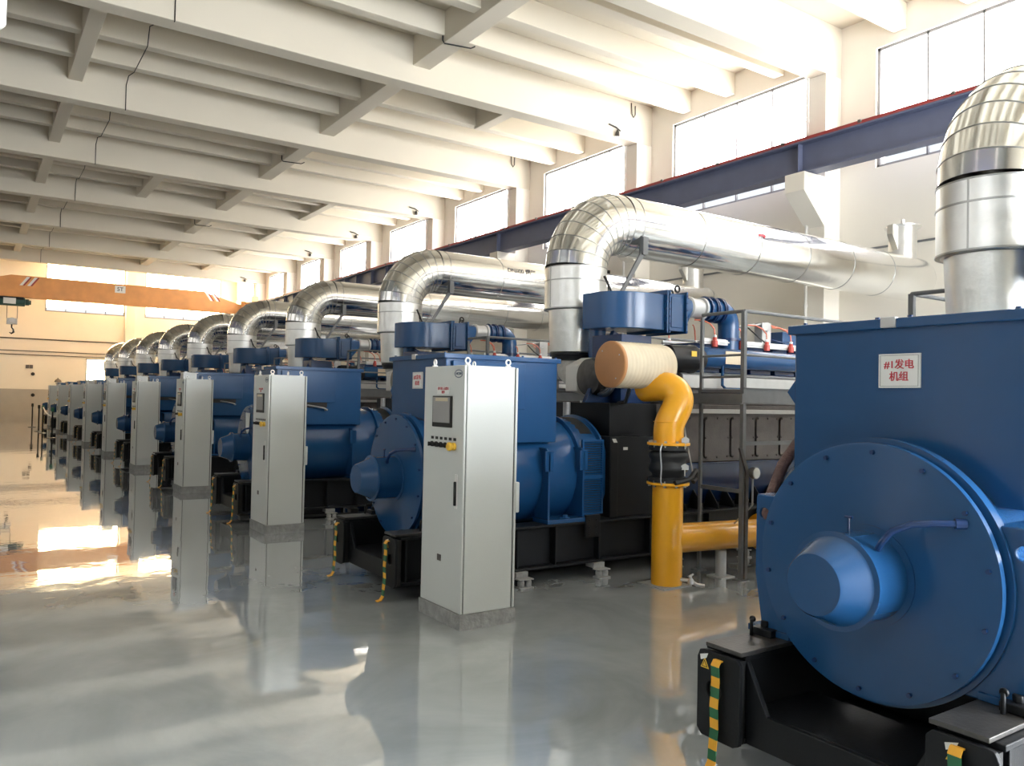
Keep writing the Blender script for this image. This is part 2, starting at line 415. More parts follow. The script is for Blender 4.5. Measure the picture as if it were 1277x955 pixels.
for x0 in (2.0, 9.75):
    for d in (0, 0.3):
        m = MB(); sgn = 1 if x0 < 5 else -1
        m.prism([(x0+d-0.28*sgn, 6.5), (x0+d+0.12-0.28*sgn, 6.5), (x0+d+0.12, 6.9), (x0+d, 6.9)], 'y', CY-0.004, CY+0.002); m.build('stripe', 'white', cr)
        m = MB(); m.prism([(x0+d+0.12-0.28*sgn, 6.5), (x0+d+0.2-0.28*sgn, 6.5), (x0+d+0.2, 6.9), (x0+d+0.12, 6.9)], 'y', CY-0.004, CY+0.002); m.build('stripe', 'rail_red', cr)
m = MB(); m.box(5.62, 6.08, CY-0.012, CY, 6.52, 6.86); p = m.build('capacity_plate', 'white', cr)
text('5T', 0.26, (5.85, CY-0.013, 6.69), '-y', 'dark_text', p)
ho = thing('electric_hoist', (1.45, CY+0.2, 5.55), 'dark green electric hoist hanging under the orange crane girder', 'hoist')
m = MB(); m.lathe([(0.55, 0.16), (0.62, 0.2), (1.95, 0.2), (1.98, 0.14), (2.12, 0.14), (2.14, 0.10), (2.2, 0.1)], (CY+0.2, 5.76), 'x', 24); m.build('drum_housing', 'hoist', ho, bevel=0.006)
m = MB(); m.box(0.9, 1.9, CY+0.02, CY+0.38, 5.84, 5.965); m.build('trolley', 'black', ho, bevel=0.006)
m = MB(); m.box(1.12, 1.6, CY-0.03, CY+0.06, 5.64, 5.90); p = m.build('rating_plate', 'white', ho); 
m = MB()
for xx in (1.28, 1.68): m.tube([(xx, CY+0.2, 5.6), (xx, CY+0.2, 4.95)], 0.014, 6)
m.build('wire_rope', 'steel_dark', ho)
m = MB(); m.box(1.27, 1.69, CY+0.12, CY+0.28, 4.72, 5.0); m.lathe([(CY+0.10, 0.13), (CY+0.30, 0.13)], (1.48, 4.9), 'y', 20); b = m.build('pulley_block', 'silver', ho, bevel=0.01)
m = MB(); m.tube([(1.48, CY+0.2, 4.74), (1.48, CY+0.2, 4.58), (1.55, CY+0.2, 4.5), (1.56, CY+0.2, 4.38), (1.48, CY+0.2, 4.31), (1.39, CY+0.2, 4.36)], [0.035, 0.03, 0.035, 0.045, 0.04, 0.015], 8); m.build('hook', 'black', b)

HALL = [o for o in bpy.data.objects if o not in PRE]
# ------------------------------------------------------------------ generator set (built once at the nearest bay, then copied)
def gy(l): return Y0+l
LY = lambda l: Y0+l
gen = thing('generator_set', (3.05, Y0, 0), '', 'generator', 'blue generator sets in a row')
AZ = 1.02
def gp(mb, name, m, parent=gen, label=None, **k):
    o = mb.build(name, m, parent, **k)
    if label: o['label'] = label
    return o
# skid
for s in (-1, 1):
    a, b = sorted((s*0.455, s*0.70)); ya, yb = Y0+a, Y0+b
    mb = MB(); mb.box(3.09, 10.2, ya, yb, 0.14, 0.165); mb.box(3.09, 10.2, ya, yb, 0.53, 0.555)
    wy = Y0+s*0.60; mb.box(3.09, 10.2, wy-0.012, wy+0.012, 0.165, 0.53)
    wy = Y0+s*0.475; mb.box(3.09, 10.2, wy-0.012, wy+0.012, 0.165, 0.53)
    for x in (3.14, 3.62, 4.3, 4.75, 5.3, 6.0, 6.9, 7.8, 8.7, 9.6, 10.17): 
        a2, b2 = sorted((s*0.60, s*0.695)); mb.box(x-0.01, x+0.01, Y0+a2, Y0+b2, 0.165, 0.53)
    gp(mb, 'skid_rail', 'black', bevel=0.004)
    mb = MB(); mb.plate_hole(3.03, 3.055, Y0+min(s*0.44, s*0.705), Y0+max(s*0.44, s*0.705), 0.125, 0.545, (Y0+s*0.60, 0.36), 0.045, 0.035)
    ep = gp(mb, 'end_plate', 'black', bevel=0.004)
    mb = MB(); mb.lathe([(3.085, 0.052), (3.10, 0.052)], (Y0+s*0.60, 0.36), 'x', 20); mb.box(3.055, 3.09, Y0+min(s*0.46, s*0.69), Y0+max(s*0.46, s*0.69), 0.14, 0.53); mb.build('backing_plate', 'gasket', ep)
    mb = MB(); mb.box(3.045, 3.62, Y0+min(s*0.445, s*0.665), Y0+max(s*0.445, s*0.665), 0.558, 0.578)
    tp = gp(mb, 'top_plate', 'steel_dark', bevel=0.003)
    # yellow warning triangle and silver label
    yl = Y0+s*0.60+0.055
    mb = MB(); mb.prism([(yl-0.026, 0.455), (yl+0.026, 0.455), (yl, 0.505)], 'x', 3.0275, 3.03); w = mb.build('warning_label', 'estop', ep)
    mb = MB(); mb.prism([(yl-0.018, 0.461), (yl+0.018, 0.461), (yl, 0.495)], 'x', 3.0262, 3.0275); mb.build('border', 'gasket', w)
    mb = MB(); mb.prism([(yl-0.012, 0.4645), (yl+0.012, 0.4645), (yl, 0.488)], 'x', 3.0252, 3.0262); mb.build('face', 'estop', w)
    mb = MB(); mb.prism([(yl+0.03, 0.515), (yl-0.02, 0.53), (yl-0.01, 0.505), (yl+0.025, 0.49)], 'x', 3.0272, 3.03); mb.build('silver_label', 'white', ep)
    # green and yellow earth tape hanging to the floor
    ys = Y0+s*0.565
    mb = MB(); P_ = [(3.05, 0.515), (3.015, 0.515), (3.0, 0.495), (3.005, 0.42), (2.995, 0.3), (3.0, 0.2), (2.99, 0.1), (2.985, 0.04), (2.965, 0.012), (2.93, 0.006)]
    q = []
    for i, (x, z) in enumerate(P_):
        j = P_[min(i+1, len(P_)-1)]; h = P_[max(i-1, 0)]; t = Vector((j[0]-h[0], j[1]-h[1])).normalized(); n = Vector((-t.y, t.x))*0.003
        q.append([(x+n.x, ys-0.024, z+n.y), (x+n.x, ys+0.024, z+n.y), (x-n.x, ys+0.024, z-n.y), (x-n.x, ys-0.024, z-n.y)])
    mb.rings(q); gp(mb, 'earth_tape', 'strap', label='green and yellow striped earth tape')
    # bolts and jacking block on the top plate
    mb = MB(); yb0 = Y0+s*0.60
    mb.box(3.36, 3.56, yb0-0.075, yb0+0.05, 0.578, 0.615); mb.hexbolt((3.41, yb0, 0.615), 0.022, 0.03, 'z', 1); mb.hexbolt((3.5, yb0, 0.615), 0.022, 0.03, 'z', 1)
    mb.tube([(3.33, yb0+0.02, 0.578), (3.33, yb0+0.02, 0.66)], 0.01, 8); mb.tube([(3.33, yb0+0.02, 0.66), (3.345, yb0+0.02, 0.66)], 0.018, 8)
    mb.build('jacking_block', 'black', tp, bevel=0.004)
# front cross member with the cut-out
mb = MB(); mb.prism([(Y0-0.46, 0.53), (Y0-0.34, 0.30), (Y0+0.34, 0.30), (Y0+0.46, 0.53), (Y0+0.46, 0.14), (Y0-0.46, 0.14)], 'x', 3.10, 3.13)
mb.box(3.13, 3.6, Y0-0.46, Y0+0.46, 0.28, 0.30); gp(mb, 'cross_member', 'black', bevel=0.004)
mb = MB()
for x in (4.0, 5.0, 6.2, 7.6, 9.0, 10.1): mb.box(x-0.04, x+0.04, Y0-0.465, Y0+0.465, 0.2, 0.5)
mb.box(3.7, 10.15, Y0-0.46, Y0+0.46, 0.17, 0.19)
gp(mb, 'cross_bearer', 'black')
# spring mounts
for s in (-1, 1):
    for x in (3.5, 4.33, 5.27, 6.3, 7.4, 8.5, 9.6):
        mb = MB(); yy = Y0+s*0.77
        mb.box(x-0.075, x+0.075, yy-0.05, yy+0.05, 0.0, 0.015)
        for d in (-0.04, 0.04): mb.lathe([(0.015, 0.032), (0.06, 0.034), (0.075, 0.026), (0.08, 0.02)], (x+d, yy), 'z', 14)
        mb.box(x-0.08, x+0.08, yy-0.04, Y0+s*0.60 if s > 0 else yy+0.05, 0.078, 0.09) if s < 0 else mb.box(x-0.08, x+0.08, Y0+0.60, yy+0.04, 0.078, 0.09)
        if s < 0: mb.box(x-0.07, x+0.07, Y0-0.73, Y0-0.60, 0.09, 0.14)
        else: mb.box(x-0.07, x+0.07, Y0+0.60, Y0+0.73, 0.09, 0.14)
        gp(mb, 'spring_mount', 'concrete', bevel=0.003)
# alternator
mb = MB(); mb.lathe([(3.375, 0.535), (3.392, 0.535), (3.394, 0.592), (3.445, 0.592), (3.45, 0.562), (3.52, 0.562), (3.56, 0.55), (5.10, 0.55), (5.13, 0.545)], (Y0, AZ), 'x', 96)
alt = gp(mb, 'alternator_body', 'blue')
mb = MB(); mb.lathe([(3.34, 0.556), (3.343, 0.570), (3.368, 0.572), (3.372, 0.56)], (Y0, AZ), 'x', 96); disc = gp(mb, 'end_cover', 'blue', ang=25)
for i in range(14):
    a = 2*PI*(i+0.5)/14+0.05; mb = MB(); mb.hexbolt((3.34, Y0+0.53*math.cos(a), AZ+0.53*math.sin(a)), 0.0105, 0.014); mb.build('cover_bolt', 'blue_dark', disc)
mb = MB(); mb.lathe([(3.34, 0.226), (3.332, 0.226), (3.33, 0.198), (3.125, 0.192), (3.122, 0.208), (3.10, 0.212), (3.095, 0.19), (3.085, 0.182), (2.965, 0.136), (2.955, 0.128)], (Y0, 1.0), 'x', 64)
gp(mb, 'bearing_housing', 'blue', ang=25)
mb = MB(); mb.tube([(3.20, Y0-0.14, 1.15), (3.19, Y0-0.165, 1.185), (3.20, Y0-0.2, 1.235), (3.225, Y0-0.27, 1.27), (3.26, Y0-0.34, 1.282), (3.30, Y0-0.39, 1.285), (3.345, Y0-0.43, 1.286)], 0.0145, 10)
mb.tube([(3.315, Y0-0.40, 1.285), (3.345, Y0-0.43, 1.286)], 0.022, 10)
gp(mb, 'sensor_cable', 'blue_dark')
mb = MB(); mb.tube([(3.25, Y0+0.03, 1.19), (3.25, Y0+0.03, 1.26)], 0.006, 8); mb.tube([(3.25, Y0+0.012, 1.26), (3.25, Y0+0.048, 1.26)], 0.006, 8); gp(mb, 'grease_fitting', 'blue_dark')
# upright foot plates
for s in (-1, 1):
    for x in (3.42, 3.9, 4.69, 5.12):
        mb = MB(); ya, yb = sorted((Y0+s*0.30, Y0+s*0.665))
        if x == 3.42: mb.plate_hole(x-0.008, x+0.012, ya, yb, 0.578, 1.285, (Y0+s*0.615, 1.19), 0.03, 0.012)
        else:
            mb.prism([(Y0+s*0.42, 0.578), (Y0+s*0.645, 0.578), (Y0+s*0.645, 1.24), (Y0+s*0.60, 1.285), (Y0+s*0.42, 1.285)], 'x', x-0.012, x+0.012)
            mb.box(x-0.05, x+0.05, min(Y0+s*0.625, Y0+s*0.645), max(Y0+s*0.625, Y0+s*0.645), 1.06, 1.26) if x > 4 else None
        gp(mb, 'foot_plate', 'blue', bevel=0.004)
    for x0, x1 in ((3.40, 3.96), (4.64, 5.18)):
        ya, yb = sorted((Y0+s*0.45, Y0+s*0.70)); mb = MB(); mb.box(x0, x1, ya, yb, 0.557 if x0 > 4 else 0.58, 0.597 if x0 > 4 else 0.612)
        mb.hexbolt(((x0+x1)/2, Y0+s*0.62, 0.597), 0.028, 0.03, 'z', 1); mb.lathe([(0.597, 0.05), (0.604, 0.05)], ((x0+x1)/2, Y0+s*0.62), 'z', 16)
        gp(mb, 'foot_pad', 'blue', bevel=0.003)
    ya, yb = sorted((Y0+s*0.50, Y0+s*0.665)); mb = MB(); mb.box(3.42, 3.92, ya, yb, 1.27, 1.287); gp(mb, 'foot_shelf', 'blue', bevel=0.002)
# rear louvred housing
prof = []
for i in range(48):
    a = 2*PI*i/48; r_ = 0.585; u, w = r_*math.cos(a), r_*math.sin(a)
    u = max(-0.545, min(0.545, u*1.02)); prof.append((u, w))
mb = MB(); mb.rings([[(5.13, Y0+u*0.97, AZ+w*0.97) for u, w in prof], [(5.135, Y0+u, AZ+w) for u, w in prof], [(5.155, Y0+u, AZ+w) for u, w in prof],
    [(5.16, Y0+u*0.96, AZ+w*0.96) for u, w in prof], [(5.45, Y0+u*0.93, AZ+w*0.93) for u, w in prof], [(5.46, Y0+u*1.0, AZ+w*1.0) for u, w in prof], [(5.485, Y0+u*1.0, AZ+w*1.0) for u, w in prof]])
fh = gp(mb, 'fan_housing', 'blue', ang=25)
for s in (-1, 1):
    for z0, z1 in ((0.62, 0.96), (1.0, 1.34)):
        mb = MB(); yo = Y0+s*0.53; ya, yb = sorted((yo, yo+s*0.03)); mb.box(5.17, 5.45, ya, yb, z0-0.02, z0); mb.box(5.17, 5.45, ya, yb, z1, z1+0.02); mb.box(5.17, 5.19, ya, yb, z0, z1); mb.box(5.43, 5.45, ya, yb, z0, z1)
        n = 14
        for i in range(n):
            z = z0+(z1-z0)*(i+0.5)/n; mb.prism([(yo+s*0.004, z+0.008), (yo+s*0.026, z-0.004), (yo+s*0.026, z-0.008), (yo+s*0.004, z+0.004)], 'x', 5.19, 5.43)
        g = mb.build('vent_grille', 'blue', fh)
        mb = MB(); ya, yb = sorted((yo-s*0.0, yo+s*0.006)); mb.box(5.19, 5.43, ya, yb, z0, z1); mb.build('dark_mesh', 'gasket', g)
mb = MB(); n = 10
R1 = [(5.2, Y0+0.566*math.cos(math.radians(45+90*i/n)), AZ+0.556*math.sin(math.radians(45+90*i/n))) for i in range(n+1)]
R2 = [(5.42, y, z) for _, y, z in R1]; R3 = [(5.42, y, z-0.02) for _, y, z in R1]; R4 = [(5.2, y, z-0.02) for _, y, z in R1]
mb.rings([R1, R2, R3, R4], closed=True); mb.build('top_window', 'gasket', fh)
# terminal box
mb = MB(); mb.box(3.565, 4.83, Y0-0.555, Y0+0.555, 1.34, 2.135); tb = gp(mb, 'terminal_box', 'blue', bevel=0.008)
mb = MB(); mb.box(3.535, 4.20, Y0+0.06, Y0+0.58, 2.118, 2.165); mb.box(3.535, 4.86, Y0-0.58, Y0-0.01, 2.118, 2.165); mb.box(4.2, 4.86, Y0-0.02, Y0+0.58, 2.118, 2.163); mb.box(3.55, 4.25, Y0-0.02, Y0+0.07, 2.125, 2.16)
lid = mb.build('lid', 'blue', tb, bevel=0.006)
mb = MB(); mb.box(3.529, 3.56, Y0-0.012, Y0+0.062, 2.122, 2.172); mb.build('lid_latch', 'silver', lid, bevel=0.004)
for (x, l) in ((3.56, 0.5), (3.56, 0.1), (3.56, -0.06), (3.56, -0.52), (4.0, 0.55), (4.4, -0.55), (4.8, -0.55), (4.0, -0.55), (4.8, 0.5)):
    mb = MB(); mb.hexbolt((x+0.012, Y0+l, 2.165), 0.012, 0.012, 'z', 1); mb.build('lid_bolt', 'blue_dark', lid)
for s in (-1, 1):
    ya, yb = sorted((Y0+s*0.555, Y0+s*0.592)); mb = MB()
    mb.box(3.62, 4.42, ya, yb, 1.66, 2.10); mb.build('side_panel', 'blue', tb, bevel=0.006)
    ya, yb = sorted((Y0+s*0.556, Y0+s*0.575)); mb = MB(); mb.box(3.72, 4.3, ya, yb, 1.585, 1.662); mb.build('cable_slot', 'gasket', tb)
mb = MB(); mb.tube([(4.28, Y0-0.53, 1.55), (4.28, Y0-0.63, 1.555), (4.22, Y0-0.66, 1.58), (4.12, Y0-0.64, 1.6), (4.0, Y0-0.56, 1.62)], 0.012, 10); mb.build('cable_gland', 'steel', tb)
mb = MB(); mb.prism([(Y0+0.555, 1.88), (Y0+0.602, 1.82), (Y0+0.555, 1.76)], 'x', 3.57, 3.6); mb.build('side_lug', 'blue', tb)
# name sign
mb = MB(); mb.box(3.555, 3.565, Y0-0.118, Y0+0.082, 1.842, 2.0); sg = gp(mb, 'sign_plate', 'white', label='white plate with red Chinese lettering')
mb = MB(); 
for (a, b_, c_, d_) in ((-0.110, 0.074, 1.849, 1.8505), (-0.110, 0.074, 1.9915, 1.993), (-0.110, -0.1085, 1.849, 1.993), (0.0725, 0.074, 1.849, 1.993)): mb.box(3.5542, 3.5552, Y0+a, Y0+b_, c_, d_)
mb.build('sign_border', 'dark_text', sg)
# cables at the side of the box
mb = MB(); mb.tube([(3.9, Y0+0.5, 1.80), (3.82, Y0+0.66, 1.62), (3.72, Y0+0.74, 1.42), (3.62, Y0+0.76, 1.2), (3.56, Y0+0.74, 0.98)], 0.032, 12); gp(mb, 'power_cable', 'brown')
mb = MB(); mb.tube([(3.95, Y0+0.6, 1.55), (3.75, Y0+0.7, 1.40), (3.66, Y0+0.8, 1.2), (3.6, Y0+0.76, 1.0)], 0.007, 8); gp(mb, 'signal_cable', 'silver')
# coupling guard
mb = MB(); mb.box(5.50, 6.2, Y0-0.60, Y0+0.60, 0.557, 1.39); mb.box(5.57, 6.25, Y0-0.5, Y0+0.5, 1.39, 1.74)
mb.prism([(5.50, 1.39), (5.6, 1.39), (5.6, 0.557), (5.50, 0.557)], 'y', Y0-0.615, Y0-0.60)
cg = gp(mb, 'coupling_guard', 'black', bevel=0.006)
mb = MB(); mb.prism([(5.51, 1.37), (5.56, 1.37), (5.585, 1.33), (5.535, 1.33)], 'y', Y0-0.618, Y0-0.6155); mb.build('label_strip', 'white', cg)
mb = MB(); mb.box(5.68, 5.74, Y0-0.604, Y0-0.6, 1.25, 1.28); mb.build('small_label', 'white', cg)
mb = MB(); mb.box(5.1, 5.28, Y0-0.72, Y0-0.69, 0.40, 0.62)
for i in range(6): mb.hexbolt((5.14+0.09*(i % 2), Y0-0.72, 0.43+0.07*(i//2)), 0.012, 0.01, 'y')
gp(mb, 'lifting_bracket', 'black', bevel=0.003)
# engine block
mb = MB(); mb.prism([(Y0-0.42, 0.60), (Y0+0.42, 0.60), (Y0+0.52, 0.78), (Y0+0.52, 1.08), (Y0-0.52, 1.08), (Y0-0.52, 0.78)], 'x', 6.2, 9.95)
mb.box(6.2, 9.95, Y0-0.535, Y0+0.535, 1.06, 1.08)
gp(mb, 'oil_sump', 'blue_dark', bevel=0.006)
mb = MB(); x = 6.3
while x < 9.9:
    for s in (-1, 1): mb.prism([(Y0+s*0.44, 0.557), (Y0+s*0.66, 0.557), (Y0+s*0.66, 0.60), (Y0+s*0.50, 0.80)], 'x', x, x+0.012)
    x += 0.26
mb.box(6.22, 9.9, Y0-0.67, Y0+0.67, 0.557, 0.565); gp(mb, 'sump_gusset', 'black')
mb = MB(); mb.box(6.2, 9.95, Y0-0.49, Y0+0.49, 1.08, 1.74); mb.box(6.45, 9.95, Y0-0.36, Y0+0.36, 1.74, 2.12); gp(mb, 'crankcase', 'cover', bevel=0.008)
mb = MB(); mb.box(6.3, 9.95, Y0-0.53, Y0-0.49, 1.64, 1.69); mb.box(6.3, 9.95, Y0+0.49, Y0+0.53, 1.64, 1.69); gp(mb, 'side_ledge', 'silver', bevel=0.004)
for s in (-1, 1):
    for i in range(7):
        x0 = 6.55+0.45*i
        if x0+0.41 > 9.95: break
        mb = MB(); y1 = Y0+s*0.49
        R = 0.05; pts = []
        for (cx, cz, a0) in ((x0+0.41-R, 1.6-R, 0), (x0+R, 1.6-R, 90), (x0+R, 1.12+R, 180), (x0+0.41-R, 1.12+R, 270)):
            for q_ in range(5): a = math.radians(a0+90*q_/4); pts.append((cx+R*math.cos(a), cz+R*math.sin(a)))
        mb.prism(pts, 'y', y1, y1+s*0.028)
        for (bx, bz) in ((0.03, 1.58), (0.205, 1.585), (0.38, 1.58), (0.015, 1.36), (0.395, 1.36), (0.03, 1.14), (0.205, 1.135), (0.38, 1.14)): mb.hexbolt((x0+bx, y1+s*0.026, bz), 0.011, 0.014, 'y', s)
        cv = gp(mb, 'inspection_cover', 'cover')
# upper engine: heads, shield, manifolds
for i in range(6):
    mb = MB(); x0 = 7.08+0.475*i; mb.box(x0, x0+0.4, Y0-0.30, Y0+0.30, 2.12, 2.36); mb.box(x0+0.05, x0+0.35, Y0-0.22, Y0+0.22, 2.36, 2.48); gp(mb, 'cylinder_head', 'blue_dark', bevel=0.012)
for s in (-1, 1):
    mb = MB(); y1 = Y0+s*0.36; mb.prism([(y1, 1.95), (y1+s*0.09, 1.93), (y1+s*0.09, 2.08), (y1, 2.12)], 'x', 6.7, 9.9); gp(mb, 'heat_shield', 'silver', bevel=0.004)
    mb = MB(); mb.lathe([(7.0, 0.10), (7.03, 0.118), (9.85, 0.118), (9.88, 0.1)], (Y0+s*0.43, 2.29), 'x', 28); mf = gp(mb, 'intake_manifold', 'blue')
    mb = MB(); mb.tube([(7.30, Y0+s*0.50, 2.2), (7.30, Y0+s*0.50, 1.97), (7.36, Y0+s*0.50, 1.93), (9.6, Y0+s*0.50, 1.93)], 0.018, 10); gp(mb, 'coolant_pipe', 'blue')
    mb = MB(); mb.box(7.30, 7.62, Y0+s*0.545-0.003, Y0+s*0.545+0.003, 2.22, 2.37); mb.build('maker_plate', 'filter', mf)
    mb = MB(); mb.box(7.12, 9.75, Y0+min(s*0.30, s*0.33), Y0+max(s*0.30, s*0.33), 2.46, 2.53); mb.box(7.12, 9.75, Y0+min(s*0.30, s*0.345), Y0+max(s*0.30, s*0.345), 2.485, 2.505)
    ct = gp(mb, 'wiring_duct', 'white', bevel=0.002)
    for i in range(6):
        x = 7.30+0.475*i; yc = Y0+s*0.375
        mb = MB(); mb.lathe([(2.425, 0.02), (2.43, 0.036), (2.50, 0.036), (2.505, 0.028), (2.53, 0.026), (2.55, 0.016)], (x, yc), 'z', 16); co = mb.build('ignition_coil', 'coil', gen)
        mb = MB(); mb.lathe([(2.53, 0.02), (2.565, 0.022), (2.57, 0.012)], (x, yc), 'z', 12); mb.build('coil_cap', 'white', co)
        mb = MB(); mb.tube([(x, yc, 2.56), (x-0.01, yc, 2.64), (x-0.05, yc+s*-0.03, 2.70), (x-0.12, yc-s*0.08, 2.74), (x-0.2, yc-s*0.14, 2.745)], 0.009, 8); mb.build('coil_hose', 'pink', co)
mb = MB(); mb.lathe([(6.42, 0.06), (6.44, 0.13), (6.46, 0.15), (6.80, 0.155), (6.83, 0.165), (6.86, 0.165), (6.87, 0.14), (7.0, 0.125)], (Y0-0.42, 2.26), 'x', 28); bc = gp(mb, 'expansion_joint', 'black')
mb = MB(); mb.box(6.70, 6.78, Y0-0.582, Y0-0.575, 2.28, 2.34); mb.build('caution_label', 'estop', bc)
# intercooler
out = [(6.40, -0.46), (6.10, -0.46), (5.95, -0.43), (5.82, -0.36), (5.73, -0.27), (5.69, -0.17), (5.68, 0.12), (6.40, 0.12)]
mb = MB(); mb.prism([(x, Y0+y) for x, y in out], 'z', 2.56, 2.96); ic = gp(mb, 'charge_cooler', 'blue', bevel=0.008)
mb = MB()
for x0, x1 in ((6.385, 6.41), (6.42, 6.445)): mb.box(x0, x1, Y0-0.50, Y0+0.16, 2.53, 3.01)
mb.box(6.445, 6.70, Y0-0.46, Y0+0.12, 2.56, 2.98); mb.box(6.69, 6.715, Y0-0.50, Y0+0.16, 2.54, 3.01)
fl = mb.build('flange_box', 'blue', ic, bevel=0.004)
for z in (2.56, 2.64, 2.72, 2.80, 2.88, 2.96):
    for p_, r0, h0, ax, sg_ in (((6.385, Y0-0.485, z), 0.011, 0.012, 'x', -1), ((6.70, Y0-0.50, z), 0.008, 0.01, 'y', -1), ((6.43, Y0-0.50, z), 0.008, 0.01, 'y', -1)):
        mb = MB(); mb.hexbolt(p_, r0, h0, ax, sg_); mb.build('flange_bolt', 'blue_dark', fl)
mb = MB(); mb.box(6.48, 6.66, Y0-0.475, Y0-0.46, 2.60, 2.94); mb.build('side_cover', 'blue', fl, bevel=0.005)
def sq2round(mb, x0, x1, y0, y1, z0, z1, c, r, n=32):
    A = []; B = []
    for i in range(n):
        a = 2*PI*(i+0.5)/n; u, w = math.cos(a), math.sin(a); k = 1/max(abs(u), abs(w))
        A.append((x0, (y0+y1)/2+(y1-y0)/2*u*k, (z0+z1)/2+(z1-z0)/2*w*k)); B.append((x1, c[0]+r*u, c[1]+r*w))
    mb.rings([A, B])
mb = MB(); sq2round(mb, 6.715, 6.95, Y0-0.46, Y0+0.12, 2.56, 2.98, (Y0-0.25, 2.88), 0.11); mb.build('reducer', 'blue', ic)
mb = MB(); mb.lathe([(6.94, 0.115), (6.96, 0.13), (6.985, 0.13), (6.99, 0.112), (7.16, 0.112), (7.17, 0.135), (7.2, 0.135)], (Y0-0.25, 2.88), 'x', 28); mb.build('sleeve', 'silver', ic)
pts = [(7.2, Y0-0.25, 2.88), (7.5, Y0-0.25, 2.88)] + arc((7.5, Y0-0.25, 2.70), 0.18, 90, 0, 6)[1:] + [(7.68, Y0-0.25, 2.5), (7.68, Y0-0.25, 2.36)]
mb = MB(); mb.tube(pts, 0.128, 24); cp = mb.build('charge_pipe', 'blue', ic)
for x in (7.23, 7.33, 7.36, 7.46, 7.49):
    mb = MB(); mb.lathe([(x, 0.128), (x+0.003, 0.155), (x+0.018, 0.155), (x+0.021, 0.128)], (Y0-0.25, 2.88), 'x', 28); mb.build('pipe_flange', 'blue_dark', cp)
mb = MB(); mb.lathe([(2.52, 0.128), (2.524, 0.155), (2.55, 0.155), (2.554, 0.128)], (7.68, Y0-0.25), 'z', 28); mb.build('pipe_flange', 'blue_dark', cp)
mb = MB(); mb.torus((6.62, Y0-0.42, 3.045), 0.035, 0.011, 'y', 16, 8); mb.torus((6.74, Y0-0.2, 3.03), 0.035, 0.011, 'y', 16, 8); mb.build('lifting_eye', 'black', ic)
# blue elbow and turbocharger
mb = MB(); mb.tube([(6.2, Y0+0.10, 2.78), (6.16, Y0+0.18, 2.78), (6.09, Y0+0.23, 2.76), (6.03, Y0+0.25, 2.66), (6.01, Y0+0.25, 2.5), (6.01, Y0+0.25, 2.3), (6.01, Y0+0.2, 2.05)], 0.1, 24); gp(mb, 'air_elbow', 'blue')
mb = MB(); mb.lathe([(5.62, 0.1), (5.64, 0.2), (5.74, 0.22), (5.86, 0.2), (5.9, 0.12), (6.3, 0.11)], (Y0-0.05, 2.02), 'x', 32); gp(mb, 'turbocharger', 'steel_dark')
mb = MB(); mb.torus((5.72, Y0-0.22, 2.0), 0.17, 0.03, 'x', 32, 10); mb.torus((5.70, Y0-0.22, 2.0), 0.13, 0.012, 'x', 32, 8); gp(mb, 'inlet_ring', 'steel')
mb = MB(); mb.prism([(5.55, 1.74), (6.0, 1.74), (6.05, 2.5), (5.95, 2.55)], 'y', Y0-0.12, Y0-0.06); mb.box(5.9, 6.35, Y0-0.3, Y0+0.2, 1.74, 2.5); gp(mb, 'turbo_bracket', 'blue_dark', bevel=0.005)
mb = MB(); mb.lathe([(1.74, 0.045), (1.5, 0.045)], (5.55, Y0+0.2), 'z', 16); mb.lathe([(1.5, 0.05), (1.76, 0.05)], (5.62, Y0-0.02), 'z', 16); gp(mb, 'drain_canister', 'silver')
mb = MB(); mb.box(6.28, 6.36, Y0-0.58, Y0-0.53, 1.35, 1.60); mb.box(6.3, 6.38, Y0-0.62, Y0-0.5, 1.6, 1.72); gp(mb, 'fuel_filter', 'gasket', bevel=0.01)
# insulated outlet under the exhaust riser
mb = MB(); mb.lathe([(2.235, 0.235), (2.24, 0.27), (2.29, 0.275), (2.30, 0.29), (2.325, 0.29)], (6.07, Y0+0.74), 'z', 40); ob = gp(mb, 'outlet_flange', 'black')
mb = MB(); mb.tube([(6.07, Y0+0.74, 2.235), (6.07, Y0+0.72, 2.14), (6.10, Y0+0.62, 2.02), (6.14, Y0+0.42, 1.95), (6.16, Y0+0.15, 1.95)], [0.23, 0.22, 0.19, 0.17, 0.16], 20); gp(mb, 'insulated_outlet', 'blanket')
mb = MB(); mb.prism([(5.69, 1.86), (5.90, 1.86), (6.02, 1.78), (6.06, 2.16), (5.92, 2.26), (5.69, 2.16)], 'y', Y0+0.20, Y0+0.42); gp(mb, 'insulation_box', 'plastic_w', bevel=0.012)
# control tray on top of the engine
mb = MB(); mb.prism([(8.05, 2.72), (8.5, 2.80), (8.5, 2.815), (8.05, 2.735)], 'y', Y0-0.2, Y0+0.05); mb.box(8.35, 8.52, Y0-0.22, Y0-0.1, 2.52, 2.80); gp(mb, 'junction_tray', 'silver')
mb = MB(); mb.box(8.85, 9.15, Y0-0.15, Y0+0.15, 2.48, 2.72); gp(mb, 'throttle_box', 'blue', bevel=0.01)
for (p0, p1, p2, mm) in (((8.1, -0.2, 2.72), (8.15, -0.32, 2.6), (8.3, -0.36, 2.5), 'gasket'), ((8.45, -0.2, 2.7), (8.3, -0.34, 2.68), (8.24, -0.375, 2.58), 'silver'), ((8.5, -0.2, 2.78), (8.7, -0.25, 2.74), (9.2, -0.3, 2.68), 'pink'), ((8.5, -0.2, 2.6), (8.7, -0.3, 2.55), (9.0, -0.2, 2.6), 'blue_dark')):
    mb = MB(); mb.tube([(p[0], Y0+p[1], p[2]) for p in (p0, p1, p2)], 0.009, 6); gp(mb, 'loose_wire', mm)

